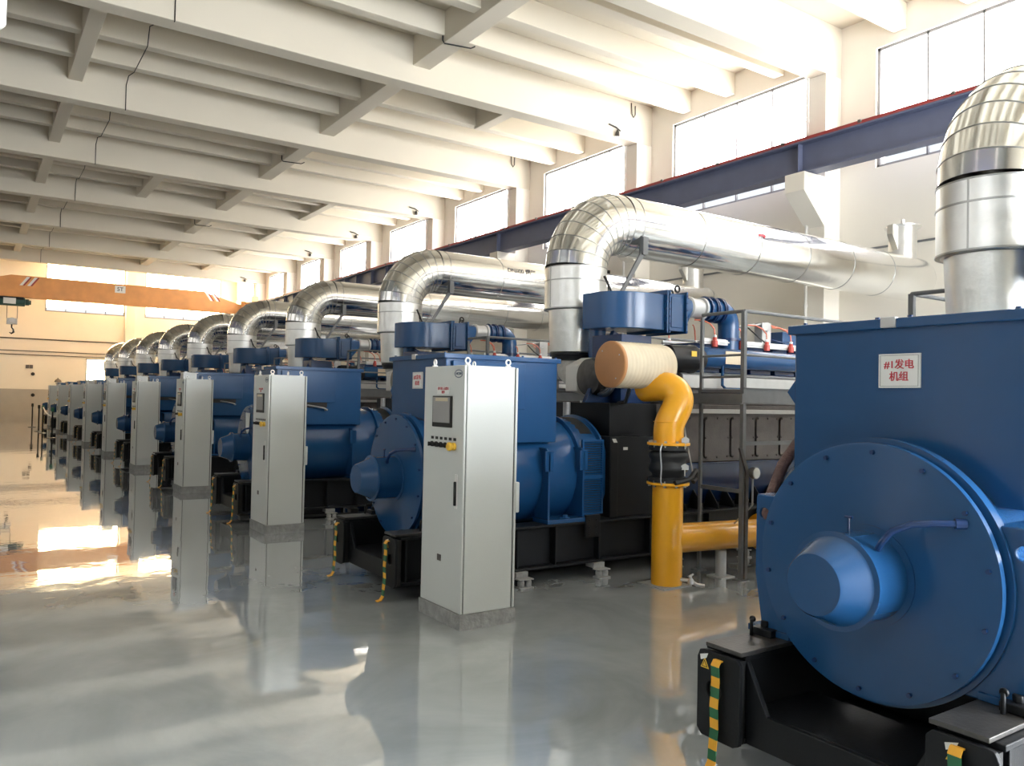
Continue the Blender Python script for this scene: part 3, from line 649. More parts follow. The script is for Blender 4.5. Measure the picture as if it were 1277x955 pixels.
# exhaust duct -------------------------------------------------------------
YR = Y0+0.74; XR = 6.07; ZH = 3.98; RB = 0.63; RD = 0.378
ex = thing('exhaust_duct', (XR, YR, 2.33), '', 'exhaust duct', 'silver exhaust ducts above the generator sets')
mb = MB(); mb.lathe([(2.33, 0.285), (2.34, 0.30), (2.84, 0.325), (2.85, 0.30)], (XR, YR), 'z', 48); mb.build('lower_sleeve', 'alu_matt', ex)
mb = MB(); mb.lathe([(2.845, 0.33), (2.85, RD), (3.35, RD)], (XR, YR), 'z', 56); ri = mb.build('riser', 'alu_matt', ex)
mb = MB()
for z in (2.855, 3.19): mb.lathe([(z-0.008, RD), (z-0.006, RD+0.006), (z+0.006, RD+0.006), (z+0.008, RD)], (XR, YR), 'z', 56)
mb.box(XR-RD-0.003, XR-RD+0.006, YR-0.006, YR+0.006, 2.86, 3.35)
mb.build('riser_seam', 'alu_seam', ri)
NG = 8
bend = [(XR+RB-RB*math.cos(math.radians(a)), YR, 3.35+RB*math.sin(math.radians(a))) for a in [90*i/NG for i in range(NG+1)]]
mb = MB(); mb.tube(bend, RD, 56, cap=False); el = mb.build('elbow', 'alu', ex, ang=8)
def seam(mb, p, t, r, w=0.006):
    t = Vector(t).normalized(); p = Vector(p); mb.tube([p-t*w, p-t*w*0.6, p+t*w*0.6, p+t*w], [r, r+0.005, r+0.005, r], 56, cap=False)
for i, p in enumerate(bend):
    a = math.radians(90*i/NG); mb = MB(); seam(mb, p, (math.sin(a), 0, math.cos(a)), RD); mb.build('elbow_seam', 'alu_seam', el)
x2 = 13.5
run = [(XR+RB, YR, ZH), (x2, YR, ZH)]
mb = MB(); mb.tube(run, RD, 64, cap=False); hr_ = mb.build('horizontal_run', 'alu', ex)
for x in (6.85, 7.95, 9.05, 10.15, 11.25, 12.35):
    mb = MB(); seam(mb, (x, YR, ZH), (1, 0, 0), RD); mb.build('run_seam', 'alu_seam', hr_)
mb = MB(); mb.lathe([(x2, RD), (x2+0.06, RD*0.99), (x2+0.14, RD*0.93), (x2+0.22, RD*0.80), (x2+0.28, RD*0.62), (x2+0.32, RD*0.4), (x2+0.335, RD*0.15)], (YR, ZH), 'x', 64); mb.build('dished_end', 'alu', ex)
mb = MB(); vx, vy = 13.2, YR
mb.lathe([(ZH+0.2, 0.225), (4.83, 0.225), (4.835, 0.285), (4.86, 0.29), (4.87, 0.24), (4.89, 0.06)], (vx, vy), 'z', 40); mb.tube([(vx, vy, 4.88), (vx, vy, 4.98)], 0.035, 10)
lv = mb.build('relief_valve', 'alu_matt', ex)
mb = MB(); mb.prism([(vx-0.26, 4.85), (vx-0.38, 4.85), (vx-0.40, 4.68), (vx-0.22, 4.43), (vx-0.22, 4.85)], 'y', vy-0.05, vy+0.05); mb.build('hinge_bracket', 'alu_matt', lv)
mb = MB(); mb.prism([(6.50, 3.00), (6.44, 2.98), (6.84, 3.62), (6.90, 3.60)], 'y', YR-0.33, YR-0.30); mb.box(6.84, 6.92, YR-0.36, YR-0.28, 3.58, 3.80); mb.build('strut', 'grey_rail', ex)
mb = MB(); mb.tube([(6.2, YR-RD+0.0, 3.24), (6.22, YR-RD-0.04, 3.16), (6.27, YR-RD-0.05, 3.05), (6.36, YR-RD-0.06, 2.97), (6.5, YR-RD-0.14, 2.9)], 0.015, 8); mb.tube([(6.22, YR-RD-0.04, 3.16), (6.25, YR-RD-0.03, 3.0), (6.2, YR-RD-0.02, 2.92)], 0.007, 8); mb.build('sensor_cable', 'gasket', ex)

# access platform -----------------------------------------------------------
pf = thing('access_platform', (6.4, Y0, 0), '', 'platform', 'grey walkways around the engines')
X1 = 10.4
mb = MB()
for s in (-1, 1):
    a, b = Y0+s*0.97, Y0+s*1.56; ya, yb = min(a, b), max(a, b)
    mb.box(6.4, X1, ya, yb, 1.87, 1.90)
mb.build('deck', 'grey_rail', pf)
for s in (-1, 1):
    mb = MB()
    for yy in (0.97, 1.56):
        c = Y0+s*yy; mb.box(6.4, X1, c-0.006, c+0.006, 1.76, 1.92); mb.box(6.4, X1, c-0.02, c+0.02, 1.76, 1.768); mb.box(6.4, X1, c-0.02, c+0.02, 1.912, 1.92)
    mb.build('edge_channel', 'grey_rail', pf)
mb = MB(); mb.box(6.38, 6.40, Y0-1.566, Y0+1.566, 1.76, 1.86); mb.box(6.36, 6.42, Y0-1.566, Y0+1.566, 1.752, 1.762); mb.build('cross_channel', 'grey_rail', pf)
for s in (-1, 1):
    for (x, yy, z0) in ((6.42, 1.545, 0), (6.42, 0.99, 0), (8.4, 1.545, 0), (10.37, 1.545, 0)):
        mb = MB(); c = Y0+s*yy; w = 0.022 if (yy > 1) else 0.016
        mb.box(x-w, x+w, c-w, c+w, z0, 2.69 if yy > 1 else 2.66); mb.box(x-0.06, x+0.06, c-0.06, c+0.06, 0, 0.008) if z0 == 0 else None
        mb.build('post', 'grey_rail', pf, bevel=0.002)
    mb = MB(); c = Y0+s*1.545
    for z in (2.69, 2.25, 2.03): mb.tube([(6.42, c, z), (X1, c, z)], 0.018 if z > 2.5 else 0.013, 10); mb.tube([(6.42, c, z), (6.42, Y0+s*0.99, z)], 0.018 if z > 2.5 else 0.013, 10)
    mb.build('handrail', 'grey_rail', pf)
    mb = MB(); mb.box(6.44, 8.4, c-0.012, c+0.012, 1.34, 1.38); mb.box(6.41, 6.43, min(c, Y0+s*0.99), max(c, Y0+s*0.99), 0.86, 0.90); mb.build('brace', 'grey_rail', pf)
mb = MB(); mb.prism([(6.40, 0.02), (6.44, 0.02), (6.44, 1.1), (6.34, 1.32), (6.30, 1.32), (6.40, 1.08)], 'y', Y0-1.61, Y0-1.59); mb.build('kick_plate', 'steel_dark', pf)

# control cabinet --------------------------------------------------------------
CX, CYY, CW_, CD = 3.115, 5.257, 0.643, 0.495
ZT, ZB = 2.009, 0.114
cb = thing('control_cabinet', (CX, CYY, 0.11), '', 'cabinet', 'light grey control cabinets along the aisle')
mb = MB(); mb.box(CX+0.03, CX+CD-0.03, CYY+0.004, CYY+CW_-0.004, ZB, ZT); mb.build('cabinet_body', 'white_cab', cb, bevel=0.006)
mb = MB(); mb.box(CX+0.018, CX+0.032, CYY+0.012, CYY+CW_-0.012, ZB+0.008, ZT-0.008); mb.box(CX+CD-0.032, CX+CD-0.018, CYY+0.012, CYY+CW_-0.012, ZB+0.008, ZT-0.008); mb.build('door_seal', 'gasket', cb)
mb = MB(); mb.box(CX, CX+0.02, CYY, CYY+CW_, ZB+0.004, ZT); fd = mb.build('front_door', 'white_cab', cb, bevel=0.005)
mb = MB(); mb.box(CX+CD-0.02, CX+CD, CYY, CYY+CW_, ZB+0.004, ZT-0.004); rd = mb.build('rear_door', 'white_cab', cb, bevel=0.005)
mb = MB(); mb.box(CX+CD-0.012, CX+CD+0.025, CYY-0.012, CYY+0.03, 0.86, 1.10); mb.build('hinge_handle', 'white_cab', rd, bevel=0.008)
F = CX
mb = MB(); mb.box(F-0.012, F, CYY+0.175, CYY+0.485, 1.525, 1.772); sc_ = mb.build('touch_panel', 'gasket', fd, bevel=0.004)
mb = MB(); mb.box(F-0.0145, F-0.0115, CYY+0.20, CYY+0.47, 1.56, 1.762); mb.build('display', 'screen', sc_)
mb = MB(); mb.box(F-0.0155, F-0.0135, CYY+0.23, CYY+0.43, 1.73, 1.757); mb.build('display_banner', 'filter', sc_)
mb = MB(); mb.box(F-0.003, F, CYY+0.225, CYY+0.425, 1.785, 1.847); pl = mb.build('warning_plate', 'white', fd)
text('非专业人员禁止', 0.026, (F-0.0035, CYY+0.325, 1.829), '-x', 'red', pl); text('操作', 0.026, (F-0.0035, CYY+0.325, 1.801), '-x', 'red', pl)
mb = MB(); n = 32
mb.rings([[(F-0.001, CYY+0.09+0.062*k*math.cos(2*PI*i/n), 1.945+0.032*k*math.sin(2*PI*i/n)) for i in range(n)] for k in (1.0,)] + [[(F-0.003, CYY+0.09+0.062*math.cos(2*PI*i/n), 1.945+0.032*math.sin(2*PI*i/n)) for i in range(n)], [(F-0.003, CYY+0.09+0.055*math.cos(2*PI*i/n), 1.945+0.026*math.sin(2*PI*i/n)) for i in range(n)], [(F-0.001, CYY+0.09+0.055*math.cos(2*PI*i/n), 1.945+0.026*math.sin(2*PI*i/n)) for i in range(n)]], closed=True)
lg = mb.build('logo', 'logo', fd); text('NCDM', 0.028, (F-0.0012, CYY+0.09, 1.945), '-x', 'logo', lg)
for i in range(6):
    yy = CYY+0.13+0.072*i
    mb = MB(); mb.box(F-0.003, F, yy-0.02, yy+0.02, 1.425, 1.447); mb.build('switch_label', 'gasket', fd)
    if i == 0: continue
    mb = MB(); mb.lathe([(F, 0.022), (F-0.012, 0.022), (F-0.014, 0.016), (F-0.035, 0.016)], (yy, 1.385), 'x', 16); mb.box(F-0.042, F-0.03, yy-0.005, yy+0.005, 1.368, 1.402); mb.build('switch_knob', 'gasket', fd)
mb = MB(); mb.lathe([(F, 0.03), (F-0.02, 0.03), (F-0.024, 0.022), (F-0.035, 0.022), (F-0.04, 0.034), (F-0.055, 0.034), (F-0.062, 0.024)], (CYY+0.135, 1.382), 'x', 24); mb.build('stop_button', 'estop', fd)
mb = MB(); mb.box(F-0.004, F, CYY+0.075, CYY+0.115, 0.905, 1.17); h = mb.build('door_handle', 'white', fd, bevel=0.003)
mb = MB(); mb.box(F-0.022, F-0.004, CYY+0.082, CYY+0.105, 0.93, 1.115); mb.build('handle_lever', 'gasket', h, bevel=0.006)
mb = MB(); mb.box(F-0.003, F, CYY+0.31, CYY+0.37, 0.47, 0.52); mb.build('rating_plate', 'cover', fd)
mb = MB(); 
for i in range(4): mb.box(F-0.004, F-0.002, CYY+0.315, CYY+0.365, 0.477+0.011*i, 0.482+0.011*i)
for x, y in ((CX+0.06, CYY+0.06), (CX+0.06, CYY+CW_-0.06), (CX+CD-0.06, CYY+0.06), (CX+CD-0.06, CYY+CW_-0.06)):
    mb = MB(); mb.lathe([(ZT, 0.022), (ZT+0.012, 0.022), (ZT+0.014, 0.010), (ZT+0.02, 0.010)], (x, y), 'z', 12); mb.torus((x, y, ZT+0.038), 0.021, 0.0065, 'x' if False else ('y' if y < CYY+0.3 else 'x'), 20, 8)
    mb.build('lifting_eye', 'white', cb)
# concrete plinth
def plinth():
    mb = MB(); n = 10; x0, x1, y0, y1 = CX-0.008, CX+CD+0.004, CYY-0.012, CYY+CW_+0.012
    random.seed(3)
    loop = [(x0+(x1-x0)*i/n, y0) for i in range(n)]+[(x1, y0+(y1-y0)*i/n) for i in range(n)]+[(x1-(x1-x0)*i/n, y1) for i in range(n)]+[(x0, y1-(y1-y0)*i/n) for i in range(n)]
    R = []
    for z, j in ((0.0, 0.004), (0.02, 0.003), (0.06, 0.001), (0.11, 0.001), (0.114, -0.004)):
        R.append([(x+random.uniform(-1, 1)*abs(j)*0.8, y+random.uniform(-1, 1)*abs(j)*0.8, z) for x, y in loop])
    mb.rings(R); return mb.build('concrete_plinth', 'concrete', None, (CX, CYY, 0), bevel=0)
pn = plinth()
tag(pn, '', 'plinth', 'concrete plinths under the cabinets')

# ------------------------------------------------------------------ copies down the hall
ordn = ['nearest', 'second', 'third', 'fourth', 'fifth', 'sixth', 'seventh', 'eighth', 'ninth', 'farthest']
gens = [gen]
for k in range(1, 10): 
    c = copy_tree(gen); c.location = (3.05, Y0+S*k, 0); gens.append(c)
glab = ['nearest blue generator set, cut by the right edge, with the #1 sign', 'blue generator set with the #2 sign behind the nearest grey cabinet',
 'blue generator set behind the second grey cabinet, third in the row'] + ['blue generator set behind the %s grey cabinet, %s in the row' % (ordn[k-1], ordn[k]) for k in range(3, 10)]
for k, g in enumerate(gens):
    g['label'] = glab[k]
    sgn = [ch for ch in g.children if ch.name.startswith('sign_plate')][0]
    ORI[sgn.name] = (3.05, Y0, 0)
    t = text('#%d发电' % (k+1), 0.047, (3.5538, Y0-0.018, 1.948), '-x', 'red', sgn)
    t2 = text('机组', 0.047, (3.5538, Y0-0.018, 1.892), '-x', 'red', sgn)
exs = [ex]
for k in range(1, 10): c = copy_tree(ex); c.location = (XR, YR+S*k, 2.33); exs.append(c)
for k, g in enumerate(exs): g['label'] = ('silver exhaust duct rising from the %s generator set in the row' % ordn[k]) if k else 'large silver exhaust riser at the right edge above the #1 set'
# markings on two of the ducts
def pipe_mark(k, kind):
    e_ = exs[k]; run_ = [c for c in e_.children if c.name.startswith('horizontal_run')][0]; ORI[run_.name] = (XR, YR, 2.33)
    a = math.radians(20)   # angle above horizontal on the near side
    n = Vector((0, -math.cos(a), math.sin(a))); up = Vector((0, math.sin(a), math.cos(a))); ctr = Vector((0, YR, ZH)) + n*(RD+0.002)
    R = Matrix(((1, up.x, n.x), (0, up.y, n.y), (0, up.z, n.z))).to_4x4()
    if kind == 'text':
        text('DN600 烟气', 0.12, (8.35, ctr.y, ctr.z), R, 'dark_text', run_, 'marking'); xa = 9.15; mm = 'dark_text'
    else: xa = 9.0 if k == 1 else 8.0; mm = 'red' if k == 1 else 'dark_text'
    mb = MB(); P_ = [(0, -0.02), (0.1, -0.02), (0.1, -0.045), (0.17, 0), (0.1, 0.045), (0.1, 0.02), (0, 0.02)]
    A = [Vector((xa+u, ctr.y, ctr.z))+up*w for u, w in P_]; B = [p+n*0.004 for p in A]
    va = [mb.v(p) for p in A]; vb = [mb.v(p) for p in B]; mb.face(va); mb.face(vb[::-1])
    for i in range(len(P_)): mb.face([va[i], va[(i+1) % 7], vb[(i+1) % 7], vb[i]])
    mb.build('flow_arrow', mm, run_)
pipe_mark(1, 'arrow'); pipe_mark(2, 'text'); pipe_mark(3, 'arrow2')
pfs = [pf]
for k in range(1, 10): c = copy_tree(pf); c.location = (6.4, Y0+S*k, 0); pfs.append(c)
for k, g in enumerate(pfs): g['label'] = 'grey steel walkway with handrail around the %s engine in the row' % ordn[k]
cabs = [cb]; pls = [pn]
for k in range(1, 9):
    c = copy_tree(cb); c.location = (CX, CYY+S*k, 0.11); cabs.append(c)
    p = pn.copy(); C.objects.link(p); p.location = (CX, CYY+S*k, 0); pls.append(p)
on9 = ['nearest', 'second', 'third', 'fourth', 'fifth', 'sixth', 'seventh', 'eighth', 'farthest']
for k, (c, p) in enumerate(zip(cabs, pls)):
    c['label'] = 'tall light grey control cabinet, %s of the nine along the aisle' % (on9[k] if k in (0, 8) else on9[k]+' from the front')
    p['label'] = 'rough concrete plinth under the %s grey cabinet' % on9[k]
for k in range(2, 6):
    mb = MB(); y = CYY+S*k
    mb.box(3.17, 3.40, y+0.36, y+0.58, ZT+0.0, ZT+0.11); mb.box(3.15, 3.42, y+0.34, y+0.60, ZT+0.11, ZT+0.12); mb.box(3.2, 3.25, y+0.4, y+0.45, ZT+0.12, ZT+0.14)
    o = mb.build('junction_box', 'silver', None, (3.28, y+0.47, ZT)); tag(o, 'small grey junction box on top of the %s grey cabinet' % on9[k], 'junction box', 'junction boxes on the cabinets'); o.location = (3.28, y+0.47, ZT)

# ------------------------------------------------------------------ yellow gas pipe and air filter of the second set
YY = 5.59; GX = 5.615
gp_ = thing('gas_pipe', (GX, YY, 0), 'yellow gas pipe with black bellows standing beside the #2 engine', 'pipe')
mb = MB(); mb.tube([(GX, YY, 0.004), (GX, YY, 0.975)], 0.148, 40); st = mb.build('standpipe', 'yellow', gp_)
def flange(z0, z1, r=0.205):
    mb = MB(); mb.lathe([(z0, 0.14), (z0, r), (z1, r), (z1, 0.14)], (GX, YY), 'z', 40)
    f = mb.build('flange', 'yellow', gp_, bevel=0.003)
    for i in range(10):
        mb = MB(); a = 2*PI*i/10; mb.hexbolt((GX+0.178*math.cos(a), YY+0.178*math.sin(a), z0), 0.014, 0.018, 'z', -1); mb.hexbolt((GX+0.178*math.cos(a), YY+0.178*math.sin(a), z1), 0.014, 0.018, 'z', 1); mb.lathe([(z0, 0.008), (z1, 0.008)], (GX+0.178*math.cos(a), YY+0.178*math.sin(a)), 'z', 6); mb.build('flange_bolt', 'steel', f)
flange(0.965, 0.99); flange(1.345, 1.37)
mb = MB(); mb.lathe([(0.995, 0.19), (1.03, 0.19), (1.035, 0.15), (1.07, 0.155), (1.10, 0.185), (1.14, 0.19), (1.17, 0.17), (1.20, 0.165), (1.23, 0.19), (1.27, 0.185), (1.29, 0.155), (1.30, 0.19), (1.34, 0.19)], (GX, YY), 'z', 40); mb.build('bellows', 'gasket', gp_, ang=50)
neck = [(GX, YY, 1.37), (GX, YY, 1.50), (GX+0.01, YY-0.005, 1.56), (GX+0.04, YY-0.015, 1.63), (GX+0.085, YY-0.02, 1.71), (GX+0.115, YY-0.01, 1.79), (GX+0.115, YY+0.03, 1.86), (GX+0.095, YY+0.09, 1.90), (GX+0.075, YY+0.17, 1.915), (GX+0.06, YY+0.28, 1.91), (GX+0.055, YY+0.40, 1.905)]
def smooth(pts, n=5):
    P_ = [Vector(p) for p in pts]; out = []
    for i in range(len(P_)-1):
        p0 = P_[max(i-1, 0)]; p1 = P_[i]; p2 = P_[i+1]; p3 = P_[min(i+2, len(P_)-1)]
        for j in range(n):
            t = j/n; out.append(0.5*((2*p1)+(p2-p0)*t+(2*p0-5*p1+4*p2-p3)*t*t+(3*p1-p0-3*p2+p3)*t**3))
    return out+[P_[-1]]
mb = MB(); mb.tube(smooth(neck), 0.145, 40); nk = mb.build('gooseneck', 'yellow', gp_)
mb = MB(); mb.torus((GX, YY, 1.57), 0.146, 0.005, 'z', 40, 6); mb.build('weld_bead', 'yellow', nk)
mb = MB(); mb.tube([(GX+0.05, YY, 0.44), (6.9, YY, 0.40), (12.2, YY, 0.40)], 0.142, 36); mb.tube([(7.0, YY, 0.40), (7.03, YY, 0.40)], 0.2, 36); hp = mb.build('horizontal_branch', 'yellow', gp_)
for x in (6.38, 9.2, 11.5):
    mb = MB(); mb.tube([(x, YY, 0.0), (x, YY, 0.27)], 0.055, 20); mb.box(x-0.1, x+0.1, YY-0.1, YY+0.1, 0, 0.01); mb.build('pipe_stand', 'silver', gp_, bevel=0.002)
mb = MB(); mb.box(GX-0.20, GX+0.17, YY-0.17, YY+0.19, 0, 0.012); mb.build('base_plate', 'concrete', gp_)
mb = MB(); mb.tube([(GX+0.05, YY-0.12, 0.07), (GX+0.10, YY-0.22, 0.07), (GX+0.14, YY-0.26, 0.035), (GX+0.20, YY-0.3, 0.025)], 0.018, 10); mb.tube([(GX+0.10, YY-0.22, 0.06), (GX+0.10, YY-0.22, 0.12)], 0.012, 8); mb.tube([(GX+0.06, YY-0.23, 0.115), (GX+0.14, YY-0.21, 0.125)], 0.010, 8); mb.lathe([(0.04, 0.03), (0.07, 0.032), (0.09, 0.02)], (GX+0.10, YY-0.22), 'z', 12); mb.build('drain_cock', 'steel', gp_)
for z in (1.375, 1.12):
    a = Vector((GX+0.02, YY-0.2, z)); mb = MB()
    dirv = Vector((0.7, -0.7, 0)); sd = Vector((0.72, -0.69, 0)).normalized()
    t = Vector((0.69, 0.72, 0)).cross(Vector((0, 0, 1))).normalized(); t = Vector((0.83, -0.56, 0))
    pts_ = [(-0.035, 0.0), (0.035, 0.0), (0.035, 0.04), (0.0, 0.062), (-0.035, 0.04)]
    A = [a+t*u+Vector((0, 0, w)) for u, w in pts_]; B = [p+Vector((-0.003, -0.005, 0)) for p in A]
    va = [mb.v(p) for p in A]; vb = [mb.v(p) for p in B]; mb.face(va); mb.face(vb)
    for i in range(5): mb.face([va[i], va[(i+1) % 5], vb[(i+1) % 5], vb[i]])
    mb.tube([a-Vector((0, 0, 0.06)), a+Vector((0, 0, 0.01))], 0.006, 6)
    mb.build('flange_marker', 'silver', gp_)
mb = MB(); mb.tube(smooth([(GX-0.18, YY-0.1, 1.36), (GX-0.205, YY-0.1, 1.3), (GX-0.19, YY-0.1, 1.15), (GX-0.195, YY-0.1, 1.02), (GX-0.18, YY-0.1, 0.98)]), 0.007, 6); mb.build('bonding_wire', 'silver', gp_)
mb = MB(); mb.tube(smooth([(GX-0.1, YY-0.19, 1.0), (GX+0.06, YY-0.215, 1.03), (GX+0.17, YY-0.18, 1.09), (GX+0.26, YY-0.12, 1.10), (GX+0.28, YY-0.1, 1.03), (GX+0.22, YY-0.12, 0.99)]), 0.022, 8); mb.build('cable_bundle', 'gasket', gp_)
mb = MB(); mb.tube(smooth([(GX+0.5, YY+0.3, 1.62), (GX+0.5, YY+0.25, 1.4), (GX+0.42, YY+0.1, 1.15), (GX+0.3, YY-0.05, 1.02)]), 0.008, 6); mb.build('sensor_wire', 'silver', gp_)
mb = MB(); mb.lathe([(YY-0.28, 0.055), (YY-0.30, 0.058), (YY-0.335, 0.058), (YY-0.337, 0.05)], (6.50, 1.07), 'y', 28); pg = mb.build('pressure_gauge', 'steel', gp_)
mb = MB(); mb.lathe([(YY-0.338, 0.05), (YY-0.340, 0.05)], (6.50, 1.07), 'y', 28); mb.build('dial', 'white', pg)
mb = MB(); mb.tube([(6.50, YY-0.29, 1.02), (6.50, YY-0.29, 0.75), (6.50, YY-0.05, 0.52)], 0.01, 8); mb.build('gauge_pipe', 'steel', pg)

af = thing('air_filter', (5.5, 5.92, 1.88), 'round pleated air filter with tan end cap beside the #2 engine', 'air filter')
FC = (5.92, 2.115)
prof = [(5.16, 0.222)]
x = 5.18
while x < 5.80: prof += [(x, 0.222), (x+0.018, 0.229), (x+0.036, 0.222)]; x += 0.048
prof += [(5.83, 0.222)]
mb = MB(); mb.lathe(prof, FC, 'x', 56); mb.build('pleated_body', 'filter', af, ang=60)
mb = MB(); mb.lathe([(5.165, 0.229), (5.14, 0.229), (5.132, 0.222), (5.13, 0.215)], FC, 'x', 56); ecap = mb.build('end_cap', 'filter_cap', af)
mb = MB()
for a in (-2.2, 0.9, 2.6): mb.hexbolt((5.13, FC[0]+0.17*math.cos(a), FC[1]+0.17*math.sin(a)), 0.008, 0.005)
mb.build('cap_rivet', 'silver', ecap)
mb = MB(); mb.tube([(5.83, 5.92, 2.115), (5.92, 5.95, 2.115), (5.98, 6.05, 2.11), (6.0, 6.3, 2.1), (6.0, 6.7, 2.05)], 0.10, 20); mb.build('intake_elbow', 'gasket', af)
mb = MB(); mb.tube([(5.45, 5.97, 1.9), (5.60, 6.2, 1.75), (5.7, 6.42, 1.74)], 0.02, 8); mb.build('support_bracket', 'steel', af)

# ------------------------------------------------------------------ fittings on the building
PRE = set(bpy.data.objects)
def tubething(name, pts, r, m, label, cat, group=None, n=8):
    mb = MB(); mb.tube(pts, r, n); o = mb.build(name, m, None, tuple(pts[0])); return tag(o, label, cat, group)
names_b = ['second', 'third', 'fourth', 'fifth', 'sixth', 'seventh', 'eighth']
cond = [[(8.495, 13.53), 13.53]]
for k in range(7):
    by = colY[3+k] if 3+k < len(colY) else None
    if by is None or by > YF-0.5: break
    x = 2.5
    pts = [(x, by-0.012, 7.59), (x, by-0.012, 8.1), (x, by-0.3, 8.2 if k else 8.3), (x, by-0.98, 8.05), (x, by-1.22, 8.05), (x, by-2.2, 8.05), (x, by-2.42, 8.05), (x, by-2.6, 8.35), (x, by-3.6, 8.05)]
    if k == 0: pts = [(x, by-0.012, 7.59), (x, by-0.012, 8.48)]
    pts = [(x, by+0.02, 7.59)] + pts
    tubething('ceiling_wire', pts, 0.009, 'gasket', 'black lamp wire down the %s ceiling beam from the camera' % names_b[k], 'wire', 'black wires hanging from the ceiling beams')
for i, (y, z) in enumerate(((12.2, 8.45), (20.9, 8.3), (30.8, 8.2))):
    yb = y-0.35
    tubething('lamp_hook', [(6.64, y, 8.42), (6.64, y, 7.98), (6.66, y-0.03, 7.92), (7.12, y-0.15, 7.91), (7.20, y-0.16, 7.96)], 0.013, 'gasket', ['black lamp hook on the long ceiling beam nearest the camera', 'black lamp hook midway on the long ceiling beam', 'farthest black lamp hook on the long ceiling beam'][i], 'hook', 'black lamp hooks')
k2 = 0
for k, cy in enumerate(colY):
    if cy < YB or cy > YF-0.5: continue
    mb = MB(); mb.tube([(12.26, cy+0.34, 0.0), (12.26, cy+0.34, 7.6)], 0.028, 12)
    for z in (1.5, 3.5, 4.6, 6.8): mb.lathe([(z, 0.038), (z+0.06, 0.038)], (12.26, cy+0.34), 'z', 12)
    o = mb.build('downpipe', 'plastic_w', None, (12.26, cy+0.34, 0)); idx = k-2
    if idx >= 0: lab = 'white rain pipe on the %s window-wall column in view' % ordn[idx]
    else: lab = 'white rain pipe on a column behind the camera'
    tag(o, lab, 'downpipe', 'rain pipes on the columns')
    if idx in (1, 3, 4, 5, 7):
        fl_ = thing('wall_floodlight', (11.6, cy, 7.75), 'dark floodlight on a bracket near the top of the %s column' % ordn[idx], 'floodlight', 'floodlights by the columns')
        mb = MB(); mb.tube([(12.28, cy-0.05, 7.72), (11.75, cy-0.05, 7.74)], 0.012, 8); mb.build('arm', 'plastic_w', fl_)
        mb = MB(); mb.tube([(11.75, cy-0.05, 7.74), (11.62, cy-0.05, 7.80), (11.42, cy-0.05, 7.83)], [0.014, 0.02, 0.018], 8); mb.build('lamp_bracket', 'gasket', fl_)
        mb = MB(); mb.lathe([(7.60, 0.03), (7.61, 0.05), (7.68, 0.045), (7.74, 0.02)], (11.66, cy-0.06), 'z', 14); mb.build('lamp_head', 'steel_dark', fl_)
    if idx in (1, 2):
        tubething('cable_hook', [(12.1, cy-0.012, 8.45), (12.1, cy-0.03, 8.2), (12.15, cy-0.03, 8.13), (12.2, cy-0.03, 8.2), (12.2, cy-0.03, 8.4)], 0.012, 'steel_dark', 'dark U-shaped cable hook beside the %s column' % ordn[idx], 'hook', 'U-shaped hooks')
# square floodlight low on the window wall, seen under the nearest duct
sf = thing('square_floodlight', (12.6, 14.6, 4.6), 'square dark floodlight on the wall seen under the nearest duct', 'floodlight')
mb = MB(); mb.box(12.30, 12.42, 14.35, 14.75, 4.5, 4.85); mb.build('lamp_case', 'gasket', sf, bevel=0.01)
mb = MB(); mb.box(12.29, 12.30, 14.40, 14.70, 4.54, 4.81); mb.build('lens', 'silver', sf)
mb = MB(); mb.tube([(12.42, 14.55, 4.68), (12.75, 14.55, 4.68)], 0.03, 8); mb.build('arm', 'steel_dark', sf)
# pendant lamp at the top left
HALL += [o for o in bpy.data.objects if o not in PRE]
pl_ = thing('pendant_lamp', (-0.06, 6.0, 4.05), 'cream pendant lamp at the top left corner', 'lamp')
mb = MB(); mb.lathe([(4.03, 0.15), (4.04, 0.19), (4.07, 0.215), (4.5, 0.215), (4.56, 0.15), (4.6, 0.05)], (-0.09, 6.0), 'z', 36); mb.build('shade', 'white', pl_, ang=60)
mb = MB(); mb.tube([(-0.09, 6.0, 4.58), (-0.09, 6.0, 9.44)], 0.012, 8); mb.build('rod', 'steel_dark', pl_)
# pipes and boxes on the far wall
PRE = set(bpy.data.objects)
for i, (z, r, lab) in enumerate(((4.40, 0.03, 'uppermost dark pipe running across the far wall'), (3.77, 0.022, 'middle dark pipe running across the far wall'), (3.58, 0.022, 'lowest dark pipe running across the far wall'))):
    tubething('wall_pipe', [(XL+0.1, YF-0.04, z), (6.85, YF-0.04, z)], r, 'steel_dark', lab, 'pipe', 'pipes on the far wall')
mb = MB(); mb.box(2.32, 2.47, YF-0.06, YF, 2.88, 3.06); mb.box(2.49, 2.64, YF-0.06, YF, 2.88, 3.06); o = mb.build('switch_box', 'cover', None, (2.48, YF, 2.9)); tag(o, 'twin grey switch box on the far wall above the dado', 'switch box')
for (x, z, lab) in ((2.65, 2.6, 'small dark round fitting on the far wall below the switch box'), (2.68, 1.52, 'small dark round fitting low on the grey dado of the far wall')):
    mb = MB(); mb.lathe([(YF-0.01, 0.09), (YF-0.08, 0.08), (YF-0.1, 0.04)], (x, z), 'y', 16); o = mb.build('wall_fitting', 'gasket', None, (x, YF-0.01, z)); tag(o, lab, 'wall fitting')
mb = MB(); mb.lathe([(2.22, 0.16), (2.24, 0.17), (2.32, 0.13), (2.38, 0.05)], (3.77, YF-0.2), 'z', 18); mb.tube([(3.77, YF-0.2, 2.37), (3.77, YF-0.15, 2.42), (3.77, YF, 2.42)], 0.02, 8); o = mb.build('wall_lamp', 'cover', None, (3.77, YF-0.2, 2.22)); tag(o, 'round brownish wall lamp on the far wall above the cabinets', 'wall lamp')
HALL += [o for o in bpy.data.objects if o not in PRE]
